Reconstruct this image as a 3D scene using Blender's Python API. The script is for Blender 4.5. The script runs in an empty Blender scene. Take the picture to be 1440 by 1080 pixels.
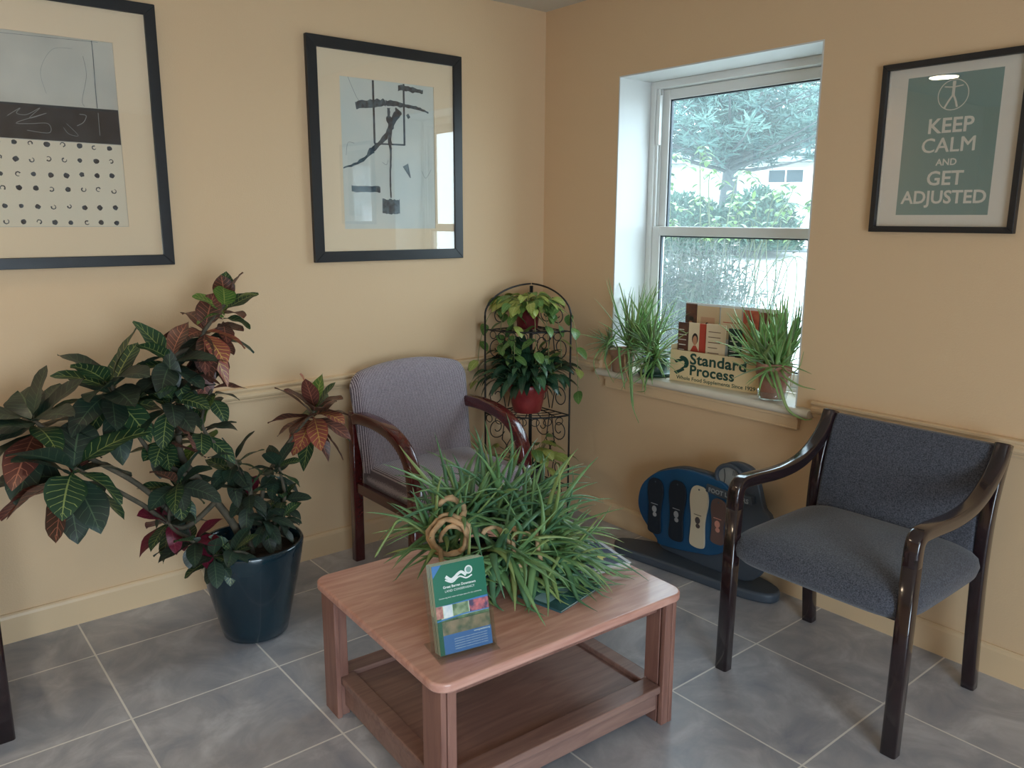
import bpy, math, random
from mathutils import Vector, Matrix, noise
R = math.radians
rnd = random.Random(7)
sc = bpy.context.scene
COL = sc.collection

# ------------------------------------------------------------------ camera, world, light, exposure
cam_d = bpy.data.cameras.new('camera'); cam = bpy.data.objects.new('camera', cam_d); COL.objects.link(cam)
cam_d.lens = 28.2; cam_d.sensor_width = 36.0; cam_d.clip_start = 0.02; cam_d.clip_end = 300
_y, _p, _r = R(50.8289), R(-11.638), R(0.20985)
_f = Vector((math.cos(_y)*math.cos(_p), math.sin(_y)*math.cos(_p), math.sin(_p)))
_rt = Vector((math.sin(_y), -math.cos(_y), 0)); _up = _rt.cross(_f)
_x = _rt*math.cos(_r)+_up*math.sin(_r); _u = -_rt*math.sin(_r)+_up*math.cos(_r)
m = Matrix((_x, _u, -_f)).transposed().to_4x4(); m.translation = Vector((-2.7406, -3.1142, 1.4644))
cam.matrix_world = m
sc.camera = cam

w = bpy.data.worlds.new('overcast_sky'); sc.world = w; w.use_nodes = True
bg = w.node_tree.nodes['Background']; bg.inputs[0].default_value = (0.75, 0.88, 1.0, 1); bg.inputs[1].default_value = 9.5
sc.view_settings.view_transform = 'Standard'; sc.view_settings.look = 'None'
sc.view_settings.gamma = 1; sc.view_settings.use_curve_mapping = False
sc.view_settings.exposure = 0.0
sc.cycles.use_denoising = True
sc.cycles.max_bounces = 10; sc.cycles.diffuse_bounces = 6; sc.cycles.transparent_max_bounces = 16
sc.cycles.sample_clamp_indirect = 6.0

LAMP = 6
def area(name, loc, rot, sx, sy, power=0, color=(1, 1, 1), portal=False):
    l = bpy.data.lights.new(name, 'AREA'); l.shape = 'RECTANGLE'; l.size = sx; l.size_y = sy
    l.energy = power; l.color = color; l.cycles.is_portal = portal
    o = bpy.data.objects.new(name, l); COL.objects.link(o); o.location = loc; o.rotation_euler = rot
    return o
area('window_portal', (0.31, -0.99, 1.42), (0, R(90), 0), 1.36, 1.0, portal=True)
area('storefront_portal', (-2.9, -5.62, 1.1), (R(90), 0, 0), 2.0, 2.15, portal=True)
area('storefront_fill', (-2.9, -5.38, .85), (R(90), 0, 0), 1.9, 1.5, 66, (0.70, 0.84, 1.0))  # added cool fill lamp inside the entrance, boosting its daylight
for ly in (-.47, -3.6):
    dl = area('downlight_lamp', (-3.26, ly, 2.425), (0, 0, 0), .18, .18, LAMP, (1, .80, .56)); dl.data.shape = 'DISK'

# ------------------------------------------------------------------ helpers
def lin(c): return tuple(((v/255)/12.92 if v/255 <= .04045 else ((v/255+.055)/1.055)**2.4) for v in c)
MATS = {}
def mat(name, rgb, rough=.6, var=0, vscale=8, bump=0, bscale=60, metal=0, spec=.5, coat=0, rgb2=None, trans=0):
    if name in MATS: return MATS[name]
    M = bpy.data.materials.new(name); M.use_nodes = True; nt = M.node_tree; b = nt.nodes['Principled BSDF']
    c = lin(rgb)+(1,)
    b.inputs['Base Color'].default_value = c; b.inputs['Roughness'].default_value = rough
    b.inputs['Metallic'].default_value = metal; b.inputs['Specular IOR Level'].default_value = spec
    b.inputs['Coat Weight'].default_value = coat; b.inputs['Coat Roughness'].default_value = .08
    if trans: b.inputs['Subsurface Weight'].default_value = 0
    if var or rgb2 or bump: tc = nt.nodes.new('ShaderNodeTexCoord')
    if var or rgb2:
        n = nt.nodes.new('ShaderNodeTexNoise'); n.inputs['Scale'].default_value = vscale; n.inputs['Detail'].default_value = 5
        nt.links.new(tc.outputs['Object'], n.inputs['Vector'])
        r = nt.nodes.new('ShaderNodeValToRGB'); nt.links.new(n.outputs['Fac'], r.inputs[0])
        c2 = lin(rgb2)+(1,) if rgb2 else tuple(min(1, v*(1+var)) for v in c[:3])+(1,)
        c1 = c if rgb2 else tuple(v*(1-var) for v in c[:3])+(1,)
        r.color_ramp.elements[0].color = c1; r.color_ramp.elements[1].color = c2
        r.color_ramp.elements[0].position = .35; r.color_ramp.elements[1].position = .65
        nt.links.new(r.outputs[0], b.inputs['Base Color'])
    if bump:
        n2 = nt.nodes.new('ShaderNodeTexNoise'); n2.inputs['Scale'].default_value = bscale; n2.inputs['Detail'].default_value = 3
        nt.links.new(tc.outputs['Object'], n2.inputs['Vector'])
        bp = nt.nodes.new('ShaderNodeBump'); bp.inputs['Strength'].default_value = bump; bp.inputs['Distance'].default_value = .004
        nt.links.new(n2.outputs['Fac'], bp.inputs['Height']); nt.links.new(bp.outputs[0], b.inputs['Normal'])
    MATS[name] = M; return M

def glassy(name, tint=(1, 1, 1), ior=1.45, rough=0.0):
    M = bpy.data.materials.new(name); M.use_nodes = True; nt = M.node_tree; nt.nodes.clear()
    o = nt.nodes.new('ShaderNodeOutputMaterial'); t = nt.nodes.new('ShaderNodeBsdfTransparent'); g = nt.nodes.new('ShaderNodeBsdfGlossy')
    t.inputs[0].default_value = tint+(1,); g.inputs['Roughness'].default_value = rough
    lw = nt.nodes.new('ShaderNodeLayerWeight'); lw.inputs[0].default_value = .5; mx = nt.nodes.new('ShaderNodeMixShader'); f0 = ((ior-1)/(ior+1))**2
    pw = nt.nodes.new('ShaderNodeMath'); pw.operation = 'POWER'; pw.inputs[1].default_value = 5; nt.links.new(lw.outputs['Facing'], pw.inputs[0])
    ma = nt.nodes.new('ShaderNodeMath'); ma.operation = 'MULTIPLY_ADD'; ma.inputs[1].default_value = 1-f0; ma.inputs[2].default_value = f0*1.6; nt.links.new(pw.outputs[0], ma.inputs[0])
    nt.links.new(ma.outputs[0], mx.inputs[0]); nt.links.new(t.outputs[0], mx.inputs[1]); nt.links.new(g.outputs[0], mx.inputs[2])
    nt.links.new(mx.outputs[0], o.inputs[0]); MATS[name] = M; return M

def tag(o, label=None, cat=None, group=None, kind=None):
    if label: o['label'] = label
    if cat: o['category'] = cat
    if group: o['group'] = group
    if kind: o['kind'] = kind
    return o
def empty(name, loc=(0, 0, 0), rz=0, label=None, cat=None, group=None, kind=None, parent=None):
    o = bpy.data.objects.new(name, None); COL.objects.link(o); o.location = loc; o.rotation_euler = (0, 0, rz)
    o.empty_display_size = .1
    if parent: o.parent = parent
    return tag(o, label, cat, group, kind)

class MB:
    """collects geometry for ONE mesh object"""
    def __init__(s): s.v = []; s.f = []; s.m = []; s.uv = []
    def add(s, vs, fs, mi=0, uv=None):
        b = len(s.v); s.v += [tuple(v) for v in vs]; s.f += [tuple(b+i for i in f) for f in fs]; s.m += [mi]*len(fs)
        s.uv += uv if uv else [(0, 0)]*len(vs)
    def box(s, lo, hi, mi=0, M=None):
        x0, y0, z0 = lo; x1, y1, z1 = hi
        vs = [Vector(p) for p in ((x0,y0,z0),(x1,y0,z0),(x1,y1,z0),(x0,y1,z0),(x0,y0,z1),(x1,y0,z1),(x1,y1,z1),(x0,y1,z1))]
        if M: vs = [M @ v for v in vs]
        s.add(vs, [(0,3,2,1),(4,5,6,7),(0,1,5,4),(1,2,6,5),(2,3,7,6),(3,0,4,7)], mi)
        return s
    def tube(s, pts, rad, n=8, mi=0, cap=True, flat=1.0):
        pts = [Vector(p) for p in pts]; rings = []; prev = None
        if not hasattr(rad, '__len__'): rad = [rad]*len(pts)
        for i, p in enumerate(pts):
            t = (pts[min(i+1, len(pts)-1)]-pts[max(i-1, 0)]); t = t.normalized() if t.length > 1e-9 else Vector((0, 0, 1))
            if prev is None:
                prev = t.cross(Vector((0, 0, 1)) if abs(t.z) < .9 else Vector((1, 0, 0))).normalized()
            a = prev-t*prev.dot(t); a = a.normalized() if a.length > 1e-6 else t.orthogonal().normalized(); prev = a; b = t.cross(a)
            rings.append([p+(a*math.cos(2*math.pi*k/n)+b*flat*math.sin(2*math.pi*k/n))*rad[i] for k in range(n)])
        vs = [v for r in rings for v in r]; fs = []
        for i in range(len(pts)-1):
            for k in range(n): fs.append((i*n+k, i*n+(k+1) % n, (i+1)*n+(k+1) % n, (i+1)*n+k))
        if cap: fs += [tuple(range(n))[::-1], tuple((len(pts)-1)*n+k for k in range(n))]
        s.add(vs, fs, mi, [((k % n)/n, (k//n)/max(1, len(pts)-1)) for k in range(len(vs))]); return s
    def lathe(s, prof, n=40, mi=0, c=(0, 0)):
        vs = [(c[0]+r*math.cos(2*math.pi*k/n), c[1]+r*math.sin(2*math.pi*k/n), z) for r, z in prof for k in range(n)]
        fs = [(i*n+k, i*n+(k+1) % n, (i+1)*n+(k+1) % n, (i+1)*n+k) for i in range(len(prof)-1) for k in range(n)]
        s.add(vs, fs, mi); return s
    def prism(s, poly, z0, z1, mi=0, M=None):
        """poly in local xy extruded z0..z1"""
        n = len(poly); vs = [Vector((x, y, z)) for z in (z0, z1) for x, y in poly]
        if M: vs = [M @ v for v in vs]
        s.add(vs, [tuple(range(n))[::-1], tuple(range(n, 2*n))]+[(i, (i+1) % n, n+(i+1) % n, n+i) for i in range(n)], mi); return s
    def build(s, name, mats, parent=None, smooth=False, bevel=0, seg=2, angle=40, M=None):
        me = bpy.data.meshes.new(name); me.from_pydata(s.v, [], s.f); me.update()
        if not isinstance(mats, (list, tuple)): mats = [mats]
        for x in mats: me.materials.append(x)
        for p, mi in zip(me.polygons, s.m): p.material_index = mi; p.use_smooth = smooth
        uvl = me.uv_layers.new(name='UVMap')
        for l in me.loops: uvl.data[l.index].uv = s.uv[l.vertex_index]
        o = bpy.data.objects.new(name, me); COL.objects.link(o)
        if M is not None: me.transform(M)
        if parent: o.parent = parent
        if bevel:
            b = o.modifiers.new('bevel', 'BEVEL'); b.width = bevel; b.segments = seg; b.limit_method = 'ANGLE'; b.angle_limit = R(35)
            for p in me.polygons: p.use_smooth = True
            o.modifiers.new('wn', 'WEIGHTED_NORMAL').keep_sharp = True
        return o

def rrect(x0, y0, x1, y1, r, n=6):
    out = []
    for cx, cy, a in ((x1-r, y1-r, 0), (x0+r, y1-r, 90), (x0+r, y0+r, 180), (x1-r, y0+r, 270)):
        for k in range(n+1):
            t = R(a+90*k/n); out.append((cx+r*math.cos(t), cy+r*math.sin(t)))
    return out
def ellipse(cx, cy, a, b, n=32): return [(cx+a*math.cos(2*math.pi*k/n), cy+b*math.sin(2*math.pi*k/n)) for k in range(n)]
def smooth_pts(P, n=6, closed=False):
    """catmull-rom through points"""
    P = [Vector(p) for p in P]; out = []; N = len(P)
    rng = range(N) if closed else range(N-1)
    for i in rng:
        g = (lambda k: P[k % N]) if closed else (lambda k: P[max(0, min(N-1, k))])
        a, b, c, d = g(i-1), g(i), g(i+1), g(i+2)
        for k in range(n):
            t = k/n; out.append(.5*((2*b)+(c-a)*t+(2*a-5*b+4*c-d)*t*t+(3*b-a-3*c+d)*t**3))
    if not closed: out.append(P[-1])
    return out
def sweep(mb, path, w, h, side, rr=.3, mi=0):
    """rounded rectangle swept on a planar path; side = constant unit vector (width direction), h = thickness in plane"""
    side = Vector(side); path = [Vector(p) for p in path]
    sec = rrect(-.5, -.5, .5, .5, rr*.5, 3); n = len(sec); vs = []
    hs = h if hasattr(h, '__len__') else [h]*len(path)
    for i, p in enumerate(path):
        t = (path[min(i+1, len(path)-1)]-path[max(i-1, 0)]).normalized(); up = side.cross(t)
        vs += [p+side*(a*w)+up*(b*hs[i]) for a, b in sec]
    fs = [(i*n+k, i*n+(k+1) % n, (i+1)*n+(k+1) % n, (i+1)*n+k) for i in range(len(path)-1) for k in range(n)]
    fs += [tuple(range(n))[::-1], tuple((len(path)-1)*n+k for k in range(n))]
    mb.add(vs, fs, mi)
def pillow(mb, c, a, b, h, n1=5, n2=2.6, N=28, mi=0, bot=1.0):
    """superellipsoid cushion"""
    def sg(v, e): return math.copysign(abs(v)**e, v)
    vs = []; rows = N//2
    for i in range(rows+1):
        ph = -math.pi/2+math.pi*i/rows
        for k in range(N*2):
            th = 2*math.pi*k/(N*2)
            cz = sg(math.cos(ph), 2/n2); z = sg(math.sin(ph), 2/n2)
            vs.append((c[0]+a*cz*sg(math.cos(th), 2/n1), c[1]+b*cz*sg(math.sin(th), 2/n1), c[2]+h*z*(bot if z < 0 else 1)))
    n = N*2
    mb.add(vs, [(i*n+k, i*n+(k+1) % n, (i+1)*n+(k+1) % n, (i+1)*n+k) for i in range(rows) for k in range(n)], mi)

def text(body, size, m, parent, name='lettering', M=None, bold=0.0, align='CENTER', extrude=.0008, space=1.0, shear=0, sx=1.0):
    cu = bpy.data.curves.new(name, 'FONT'); cu.body = body; cu.size = size; cu.align_x = align; cu.align_y = 'BOTTOM_BASELINE'
    cu.offset = bold; cu.extrude = extrude; cu.space_character = space; cu.shear = shear; cu.resolution_u = 3
    t = bpy.data.objects.new('tmp', cu); COL.objects.link(t)
    dg = bpy.context.evaluated_depsgraph_get(); me = bpy.data.meshes.new_from_object(t.evaluated_get(dg))
    bpy.data.objects.remove(t); bpy.data.curves.remove(cu)
    me.transform(Matrix.Diagonal((sx, 1, 1, 1)))
    if M is not None: me.transform(M)
    me.materials.clear(); me.materials.append(m); me.name = name
    o = bpy.data.objects.new(name, me); COL.objects.link(o)
    if parent: o.parent = parent
    return o
def join(objs, name=None):
    """merge several meshes of one part"""
    b = MB(); mats = []
    for o in objs:
        off = len(mats); mats += list(o.data.materials); me = o.data
        b.add([o.matrix_basis @ v.co for v in me.vertices], [tuple(p.vertices) for p in me.polygons], 0)
        b.m[-len(me.polygons):] = [off+p.material_index for p in me.polygons] if len(me.polygons) else []
    par = objs[0].parent; nm = name or objs[0].name
    for o in objs: me = o.data; bpy.data.objects.remove(o); bpy.data.meshes.remove(me)
    return b.build(nm, mats, par)

# ---- leaves
def ovate(t): return max(0, math.sin(math.pi*min(1, t**.85)))**.75
def lance(t): return max(0, math.sin(math.pi*min(1, t**.7)))**.9
def leaf(mb, p, d, L, W, droop=.5, mi=0, fold=.25, prof=ovate, n=8, roll=0, wave=0, zmin=None, stalk=.0):
    p = Vector(p); d = Vector(d).normalized(); up = Vector((0, 0, 1))
    side = d.cross(up)
    side = side.normalized() if side.length > .15 else d.cross(Vector((rnd.random(), 1, 0))).normalized()
    if roll: side = Matrix.Rotation(roll, 3, d) @ side
    vs = []; uv = []; ph = rnd.random()*6
    for i in range(n+1):
        t = i/n; ww = W*.5*(prof(max(0, (t-stalk)/(1-stalk))) if t > stalk else 0)+.0012
        nn = side.cross(d).normalized(); wv = wave*W*math.sin(t*11+ph)
        vs += [p-side*ww+nn*(fold*ww+wv), p.copy(), p+side*ww+nn*(fold*ww-wv)]
        uv += [(0, t), (.5, t), (1, t)]
        d = (d+Vector((0, 0, -droop/n))).normalized(); p = p+d*(L/n)
        if zmin is not None and p.z < zmin(p): p.z = zmin(p)
        side = (side-d*side.dot(d)).normalized()
    fs = []
    for i in range(n):
        a = i*3; fs += [(a, a+1, a+4, a+3), (a+1, a+2, a+5, a+4)]
    mb.add(vs, fs, mi, uv)
def blade(mb, p, d, L, r, droop=.6, mi=0, n=9, flat=.45, zmin=None, sway=0.0):
    """thick tapering succulent leaf"""
    p = Vector(p); d = Vector(d).normalized(); pts = [p.copy()]; rad = [r*.8]
    s = Vector((rnd.uniform(-1, 1), rnd.uniform(-1, 1), 0))*sway
    for i in range(n):
        t = (i+1)/n
        d = (d+(s+Vector((0, 0, -droop)))/n).normalized(); p = p+d*(L/n)
        if zmin is not None:
            z = zmin(p)+r*.5
            if p.z < z: p.z = z; d.z = max(d.z, 0)
        pts.append(p.copy()); rad.append(r*(1-t**1.8)*.98+.0005)
    mb.tube(pts, rad, 6, mi, flat=flat)

def leafmat(name, base, vein, edge=None, veins=9, vw=.16, mid=.05, rough=.42, patch=None, patch_amt=.5, slope=1.5):
    M = bpy.data.materials.new(name); M.use_nodes = True; nt = M.node_tree; N = nt.nodes; Lk = nt.links; b = N['Principled BSDF']
    b.inputs['Roughness'].default_value = rough
    def mth(op, a, c=None):
        x = N.new('ShaderNodeMath'); x.operation = op
        for i, q in enumerate((a, c)):
            if q is None: continue
            if isinstance(q, (int, float)): x.inputs[i].default_value = q
            else: Lk.new(q, x.inputs[i])
        return x.outputs[0]
    tc = N.new('ShaderNodeTexCoord'); sp = N.new('ShaderNodeSeparateXYZ'); Lk.new(tc.outputs['UV'], sp.inputs[0])
    nz = N.new('ShaderNodeTexNoise'); nz.inputs['Scale'].default_value = 22; Lk.new(tc.outputs['Object'], nz.inputs['Vector'])
    u = mth('MULTIPLY', mth('ABSOLUTE', mth('SUBTRACT', sp.outputs[0], .5)), 2.0)
    midm = mth('LESS_THAN', u, mid)
    q = mth('FRACT', mth('ADD', mth('SUBTRACT', mth('MULTIPLY', sp.outputs[1], veins), mth('MULTIPLY', u, slope)), mth('MULTIPLY', nz.outputs[0], .5)))
    side = mth('MULTIPLY', mth('LESS_THAN', q, vw), mth('LESS_THAN', u, .88))
    fac = mth('MAXIMUM', midm, side)
    mx = N.new('ShaderNodeMix'); mx.data_type = 'RGBA'; Lk.new(fac, mx.inputs[0])
    c0 = N.new('ShaderNodeMix'); c0.data_type = 'RGBA'
    big = N.new('ShaderNodeTexNoise'); big.inputs['Scale'].default_value = 7; Lk.new(tc.outputs['Object'], big.inputs['Vector'])
    rp = N.new('ShaderNodeValToRGB'); rp.color_ramp.elements[0].position = .42; rp.color_ramp.elements[1].position = .6; Lk.new(big.outputs[0], rp.inputs[0])
    Lk.new(mth('MULTIPLY', rp.outputs[0], patch_amt), c0.inputs[0])
    c0.inputs[6].default_value = lin(base)+(1,); c0.inputs[7].default_value = lin(patch or base)+(1,)
    Lk.new(c0.outputs[2], mx.inputs[6]); mx.inputs[7].default_value = lin(vein)+(1,)
    Lk.new(mx.outputs[2], b.inputs['Base Color'])
    b.inputs['Transmission Weight'].default_value = 0
    tr = N.new('ShaderNodeBsdfTranslucent'); Lk.new(mx.outputs[2], tr.inputs[0]); ms = N.new('ShaderNodeMixShader'); ms.inputs[0].default_value = .18
    Lk.new(b.outputs[0], ms.inputs[1]); Lk.new(tr.outputs[0], ms.inputs[2]); Lk.new(ms.outputs[0], N['Material Output'].inputs[0])
    MATS[name] = M; return M

# ------------------------------------------------------------------ materials
wall_m = mat('wall_paint', (214, 182, 144), .62, bump=.15, bscale=180)
trimp = mat('trim_paint', (216, 186, 148), .42)
white_m = mat('white_paint', (206, 206, 204), .5)
vinyl = mat('white_vinyl', (222, 222, 218), .35)
ceil_m = mat('ceiling_paint', (206, 200, 186), .8)
black_gap = mat('dark_gasket', (38, 50, 60), .5)
glass_w = glassy('window_glass', (.93, .98, .98), 1.35)
glass_p = glassy('picture_glass', (1, 1, 1), 1.52)
acrylic = glassy('clear_acrylic', (.93, .95, .95), 1.5, .02)

def floor_mat():
    M = bpy.data.materials.new('slate_tile'); M.use_nodes = True; nt = M.node_tree; N = nt.nodes; Lk = nt.links; b = N['Principled BSDF']
    def mth(op, a, c=None, d=None):
        x = N.new('ShaderNodeMath'); x.operation = op
        for i, q in enumerate((a, c, d)):
            if q is None: continue
            if isinstance(q, (int, float)): x.inputs[i].default_value = q
            else: Lk.new(q, x.inputs[i])
        return x.outputs[0]
    tc = N.new('ShaderNodeTexCoord'); sp = N.new('ShaderNodeSeparateXYZ'); Lk.new(tc.outputs['Object'], sp.inputs[0])
    T = .457
    fx = mth('DIVIDE', mth('ADD', sp.outputs[0], 2.2645+T*20), T); fy = mth('DIVIDE', mth('ADD', sp.outputs[1], .2847+T*20), T)
    def line(f):
        e = mth('ABSOLUTE', mth('SUBTRACT', mth('FRACT', f), .5)); return mth('GREATER_THAN', e, .5-.0065)
    g = mth('MAXIMUM', line(fx), line(fy))
    cb = N.new('ShaderNodeCombineXYZ'); Lk.new(mth('FLOOR', fx), cb.inputs[0]); Lk.new(mth('FLOOR', fy), cb.inputs[1])
    wn = N.new('ShaderNodeTexWhiteNoise'); Lk.new(cb.outputs[0], wn.inputs['Vector'])
    va = N.new('ShaderNodeVectorMath'); va.operation = 'ADD'; vs = N.new('ShaderNodeVectorMath'); vs.operation = 'SCALE'; vs.inputs['Scale'].default_value = 5
    Lk.new(wn.outputs['Color'], vs.inputs[0]); Lk.new(vs.outputs[0], va.inputs[0]); Lk.new(tc.outputs['Object'], va.inputs[1])
    n1 = N.new('ShaderNodeTexNoise'); n1.inputs['Scale'].default_value = 5.5; n1.inputs['Detail'].default_value = 7; n1.inputs['Roughness'].default_value = .62; n1.inputs['Distortion'].default_value = .8
    Lk.new(va.outputs[0], n1.inputs['Vector'])
    r = N.new('ShaderNodeValToRGB'); Lk.new(n1.outputs[0], r.inputs[0]); e = r.color_ramp.elements
    e[0].position = .3; e[0].color = lin((144, 147, 158))+(1,); e[1].position = .72; e[1].color = lin((202, 201, 205))+(1,)
    k = e.new(.5); k.color = lin((170, 169, 174))+(1,)
    mx = N.new('ShaderNodeMix'); mx.data_type = 'RGBA'; Lk.new(g, mx.inputs[0]); Lk.new(r.outputs[0], mx.inputs[6]); mx.inputs[7].default_value = lin((232, 228, 222))+(1,)
    Lk.new(mx.outputs[2], b.inputs['Base Color'])
    rr = mth('ADD', mth('MULTIPLY', n1.outputs[0], .25), .3); Lk.new(rr, b.inputs['Roughness'])
    n2 = N.new('ShaderNodeTexNoise'); n2.inputs['Scale'].default_value = 30; Lk.new(va.outputs[0], n2.inputs['Vector'])
    bp = N.new('ShaderNodeBump'); bp.inputs['Strength'].default_value = .25; bp.inputs['Distance'].default_value = .003
    Lk.new(mth('SUBTRACT', n2.outputs[0], mth('MULTIPLY', g, 1.2)), bp.inputs['Height']); Lk.new(bp.outputs[0], b.inputs['Normal'])
    return M

def woodmat(name, c1, c2, rough=.3, coat=0, scale=1.0, axis='X'):
    M = bpy.data.materials.new(name); M.use_nodes = True; nt = M.node_tree; N = nt.nodes; Lk = nt.links; b = N['Principled BSDF']
    tc = N.new('ShaderNodeTexCoord'); mp = N.new('ShaderNodeMapping'); Lk.new(tc.outputs['Object'], mp.inputs[0])
    s = [14*scale]*3; s['XYZ'.index(axis)] = 1.6*scale; mp.inputs['Scale'].default_value = s
    n = N.new('ShaderNodeTexNoise'); n.inputs['Scale'].default_value = 2.5; n.inputs['Detail'].default_value = 6; n.inputs['Distortion'].default_value = 1.2; Lk.new(mp.outputs[0], n.inputs['Vector'])
    r = N.new('ShaderNodeValToRGB'); Lk.new(n.outputs[0], r.inputs[0]); r.color_ramp.elements[0].position = .3; r.color_ramp.elements[1].position = .7
    r.color_ramp.elements[0].color = lin(c1)+(1,); r.color_ramp.elements[1].color = lin(c2)+(1,)
    Lk.new(r.outputs[0], b.inputs['Base Color']); b.inputs['Roughness'].default_value = rough; b.inputs['Coat Weight'].default_value = coat; b.inputs['Coat Roughness'].default_value = .1
    MATS[name] = M; return M
oak_x = woodmat('cherry_oak', (184, 130, 114), (212, 164, 148), .34, .3)
oak_z = woodmat('cherry_oak_leg', (122, 84, 74), (152, 110, 96), .4, .1, axis='Z')
oak_sh = woodmat('oak_shelf', (124, 94, 86), (150, 118, 106), .4, .1)
mahog = woodmat('mahogany', (62, 18, 20), (92, 28, 28), .16, .6, axis='Y')
mahog_d = woodmat('dark_mahogany', (27, 17, 20), (42, 24, 27), .16, .6, axis='Y')

def fabric(name, c1, c2, scale, stripes=True, rough=.9):
    M = bpy.data.materials.new(name); M.use_nodes = True; nt = M.node_tree; N = nt.nodes; Lk = nt.links; b = N['Principled BSDF']
    tc = N.new('ShaderNodeTexCoord')
    if stripes:
        t = N.new('ShaderNodeTexWave'); t.inputs['Scale'].default_value = scale; t.bands_direction = 'X'; t.inputs['Distortion'].default_value = 1.5; t.inputs['Detail Scale'].default_value = 6
        t2 = N.new('ShaderNodeTexNoise'); t2.inputs['Scale'].default_value = scale*6; 
    else:
        t = N.new('ShaderNodeTexNoise'); t.inputs['Scale'].default_value = scale; t.inputs['Detail'].default_value = 4
    Lk.new(tc.outputs['Object'], t.inputs['Vector']); f = t.outputs['Fac'] if 'Fac' in t.outputs else t.outputs[1]
    r = N.new('ShaderNodeValToRGB'); Lk.new(f, r.inputs[0]); r.color_ramp.elements[0].position = .35; r.color_ramp.elements[1].position = .65
    r.color_ramp.elements[0].color = lin(c1)+(1,); r.color_ramp.elements[1].color = lin(c2)+(1,)
    Lk.new(r.outputs[0], b.inputs['Base Color']); b.inputs['Roughness'].default_value = rough; b.inputs['Sheen Weight'].default_value = .25; b.inputs['Specular IOR Level'].default_value = .2
    bp = N.new('ShaderNodeBump'); bp.inputs['Strength'].default_value = .3; bp.inputs['Distance'].default_value = .002; Lk.new(f, bp.inputs['Height']); Lk.new(bp.outputs[0], b.inputs['Normal'])
    MATS[name] = M; return M
fab_l = fabric('mauve_grey_weave', (96, 84, 92), (176, 164, 170), 46)
fab_d = fabric('charcoal_fabric', (52, 54, 62), (92, 94, 104), 260, stripes=False)

nt = glass_w.node_tree; om = nt.nodes['Material Output']; src = om.inputs[0].links[0].from_socket
tl = nt.nodes.new('ShaderNodeBsdfTranslucent'); tl.inputs[0].default_value = (.8, .95, .95, 1); mz = nt.nodes.new('ShaderNodeMixShader'); mz.inputs[0].default_value = .032   # lens-glare wash over the view mixed in, plus dusty panes and insect screen
nt.links.new(src, mz.inputs[1]); nt.links.new(tl.outputs[0], mz.inputs[2]); nt.links.new(mz.outputs[0], om.inputs[0])

# ------------------------------------------------------------------ the room
X0, Y0, H = -5.2, -5.5, 2.44
b = MB(); b.box((X0-.3, Y0-.3, -.12), (.3, .3, 0)); tag(b.build('floor', floor_mat()), kind='structure')
b = MB(); b.box((X0-.3, Y0-.3, H), (.3, .3, H+.12)); tag(b.build('ceiling', ceil_m), kind='structure')
b = MB(); b.box((X0-.3, 0, 0), (0.0, .3, H)); tag(b.build('wall_left', wall_m), kind='structure')
WY0, WY1, WZ0, WZ1 = -1.48, -.497, .765, 2.085
b = MB()
b.box((0, WY1, 0), (.30, .3, H)); b.box((0, Y0-.3, 0), (.30, WY0, H)); b.box((0, WY0, 0), (.30, WY1, WZ0-.035)); b.box((0, WY0, WZ1), (.30, WY1, H))
tag(b.build('wall_right', wall_m), kind='structure')
b = MB(); b.box((X0-.3, Y0, 0), (X0, 0, H)); tag(b.build('wall_back', wall_m), kind='structure')
b = MB(); FX0, FX1, FZ1 = -3.9, -1.9, 2.15
b.box((X0, Y0-.3, 0), (FX0, Y0, H)); b.box((FX1, Y0-.3, 0), (0, Y0, H)); b.box((FX0, Y0-.3, FZ1), (FX1, Y0, H))
tag(b.build('wall_front', wall_m), kind='structure')
# glazed entrance behind the camera
e = empty('door_1', (FX0, Y0-.15, 0), kind='structure')
b = MB()
for i in range(5):
    x = i*(FX1-FX0-.06)/4; b.box((x, -.04, 0), (x+.06, .04, FZ1))
b.box((0, -.04, 0), (FX1-FX0, .04, .1)); b.box((0, -.04, FZ1-.08), (FX1-FX0, .04, FZ1)); b.build('door_frame', mat('bronze_aluminium', (60, 56, 52), .4, metal=.6), e)
b = MB(); b.box((.05, -.004, .1), (FX1-FX0-.05, .004, FZ1-.08)); b.build('pane', glass_w, e)
# baseboards, chair rail, corner
def mould(name, prof, a, bb, axis, m):
    """prof: (depth out from wall, z); runs along the wall from a to bb"""
    mb = MB(); n = len(prof); vs = []
    for t in (a, bb):
        for d, z in prof: vs.append((t, -d, z) if axis == 'x' else (-d, t, z))
    mb.add(vs, [(i, (i+1) % n, n+(i+1) % n, n+i) for i in range(n)]+[tuple(range(n)), tuple(range(n, 2*n))[::-1]])
    return tag(mb.build(name, m), kind='structure')
basep = [(0, 0), (.013, 0), (.013, .09), (.010, .1), (.006, .106), (0, .106)]
railp = [(0, .738), (.006, .738), (.008, .744), (.012, .746), (.012, .752), (.020, .756), (.024, .765), (.024, .774), (.018, .78), (.020, .787), (.026, .790), (.026, .798), (.020, .801), (0, .801)]
mould('baseboard_left', basep, X0, 0, 'x', trimp); mould('baseboard_right', basep, 0, Y0, 'y', trimp)
mould('trim_1', railp, X0, 0, 'x', trimp); mould('trim_2', railp, 0, -.44, 'y', trimp); mould('trim_3', railp, -1.552, Y0, 'y', trimp)
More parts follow.
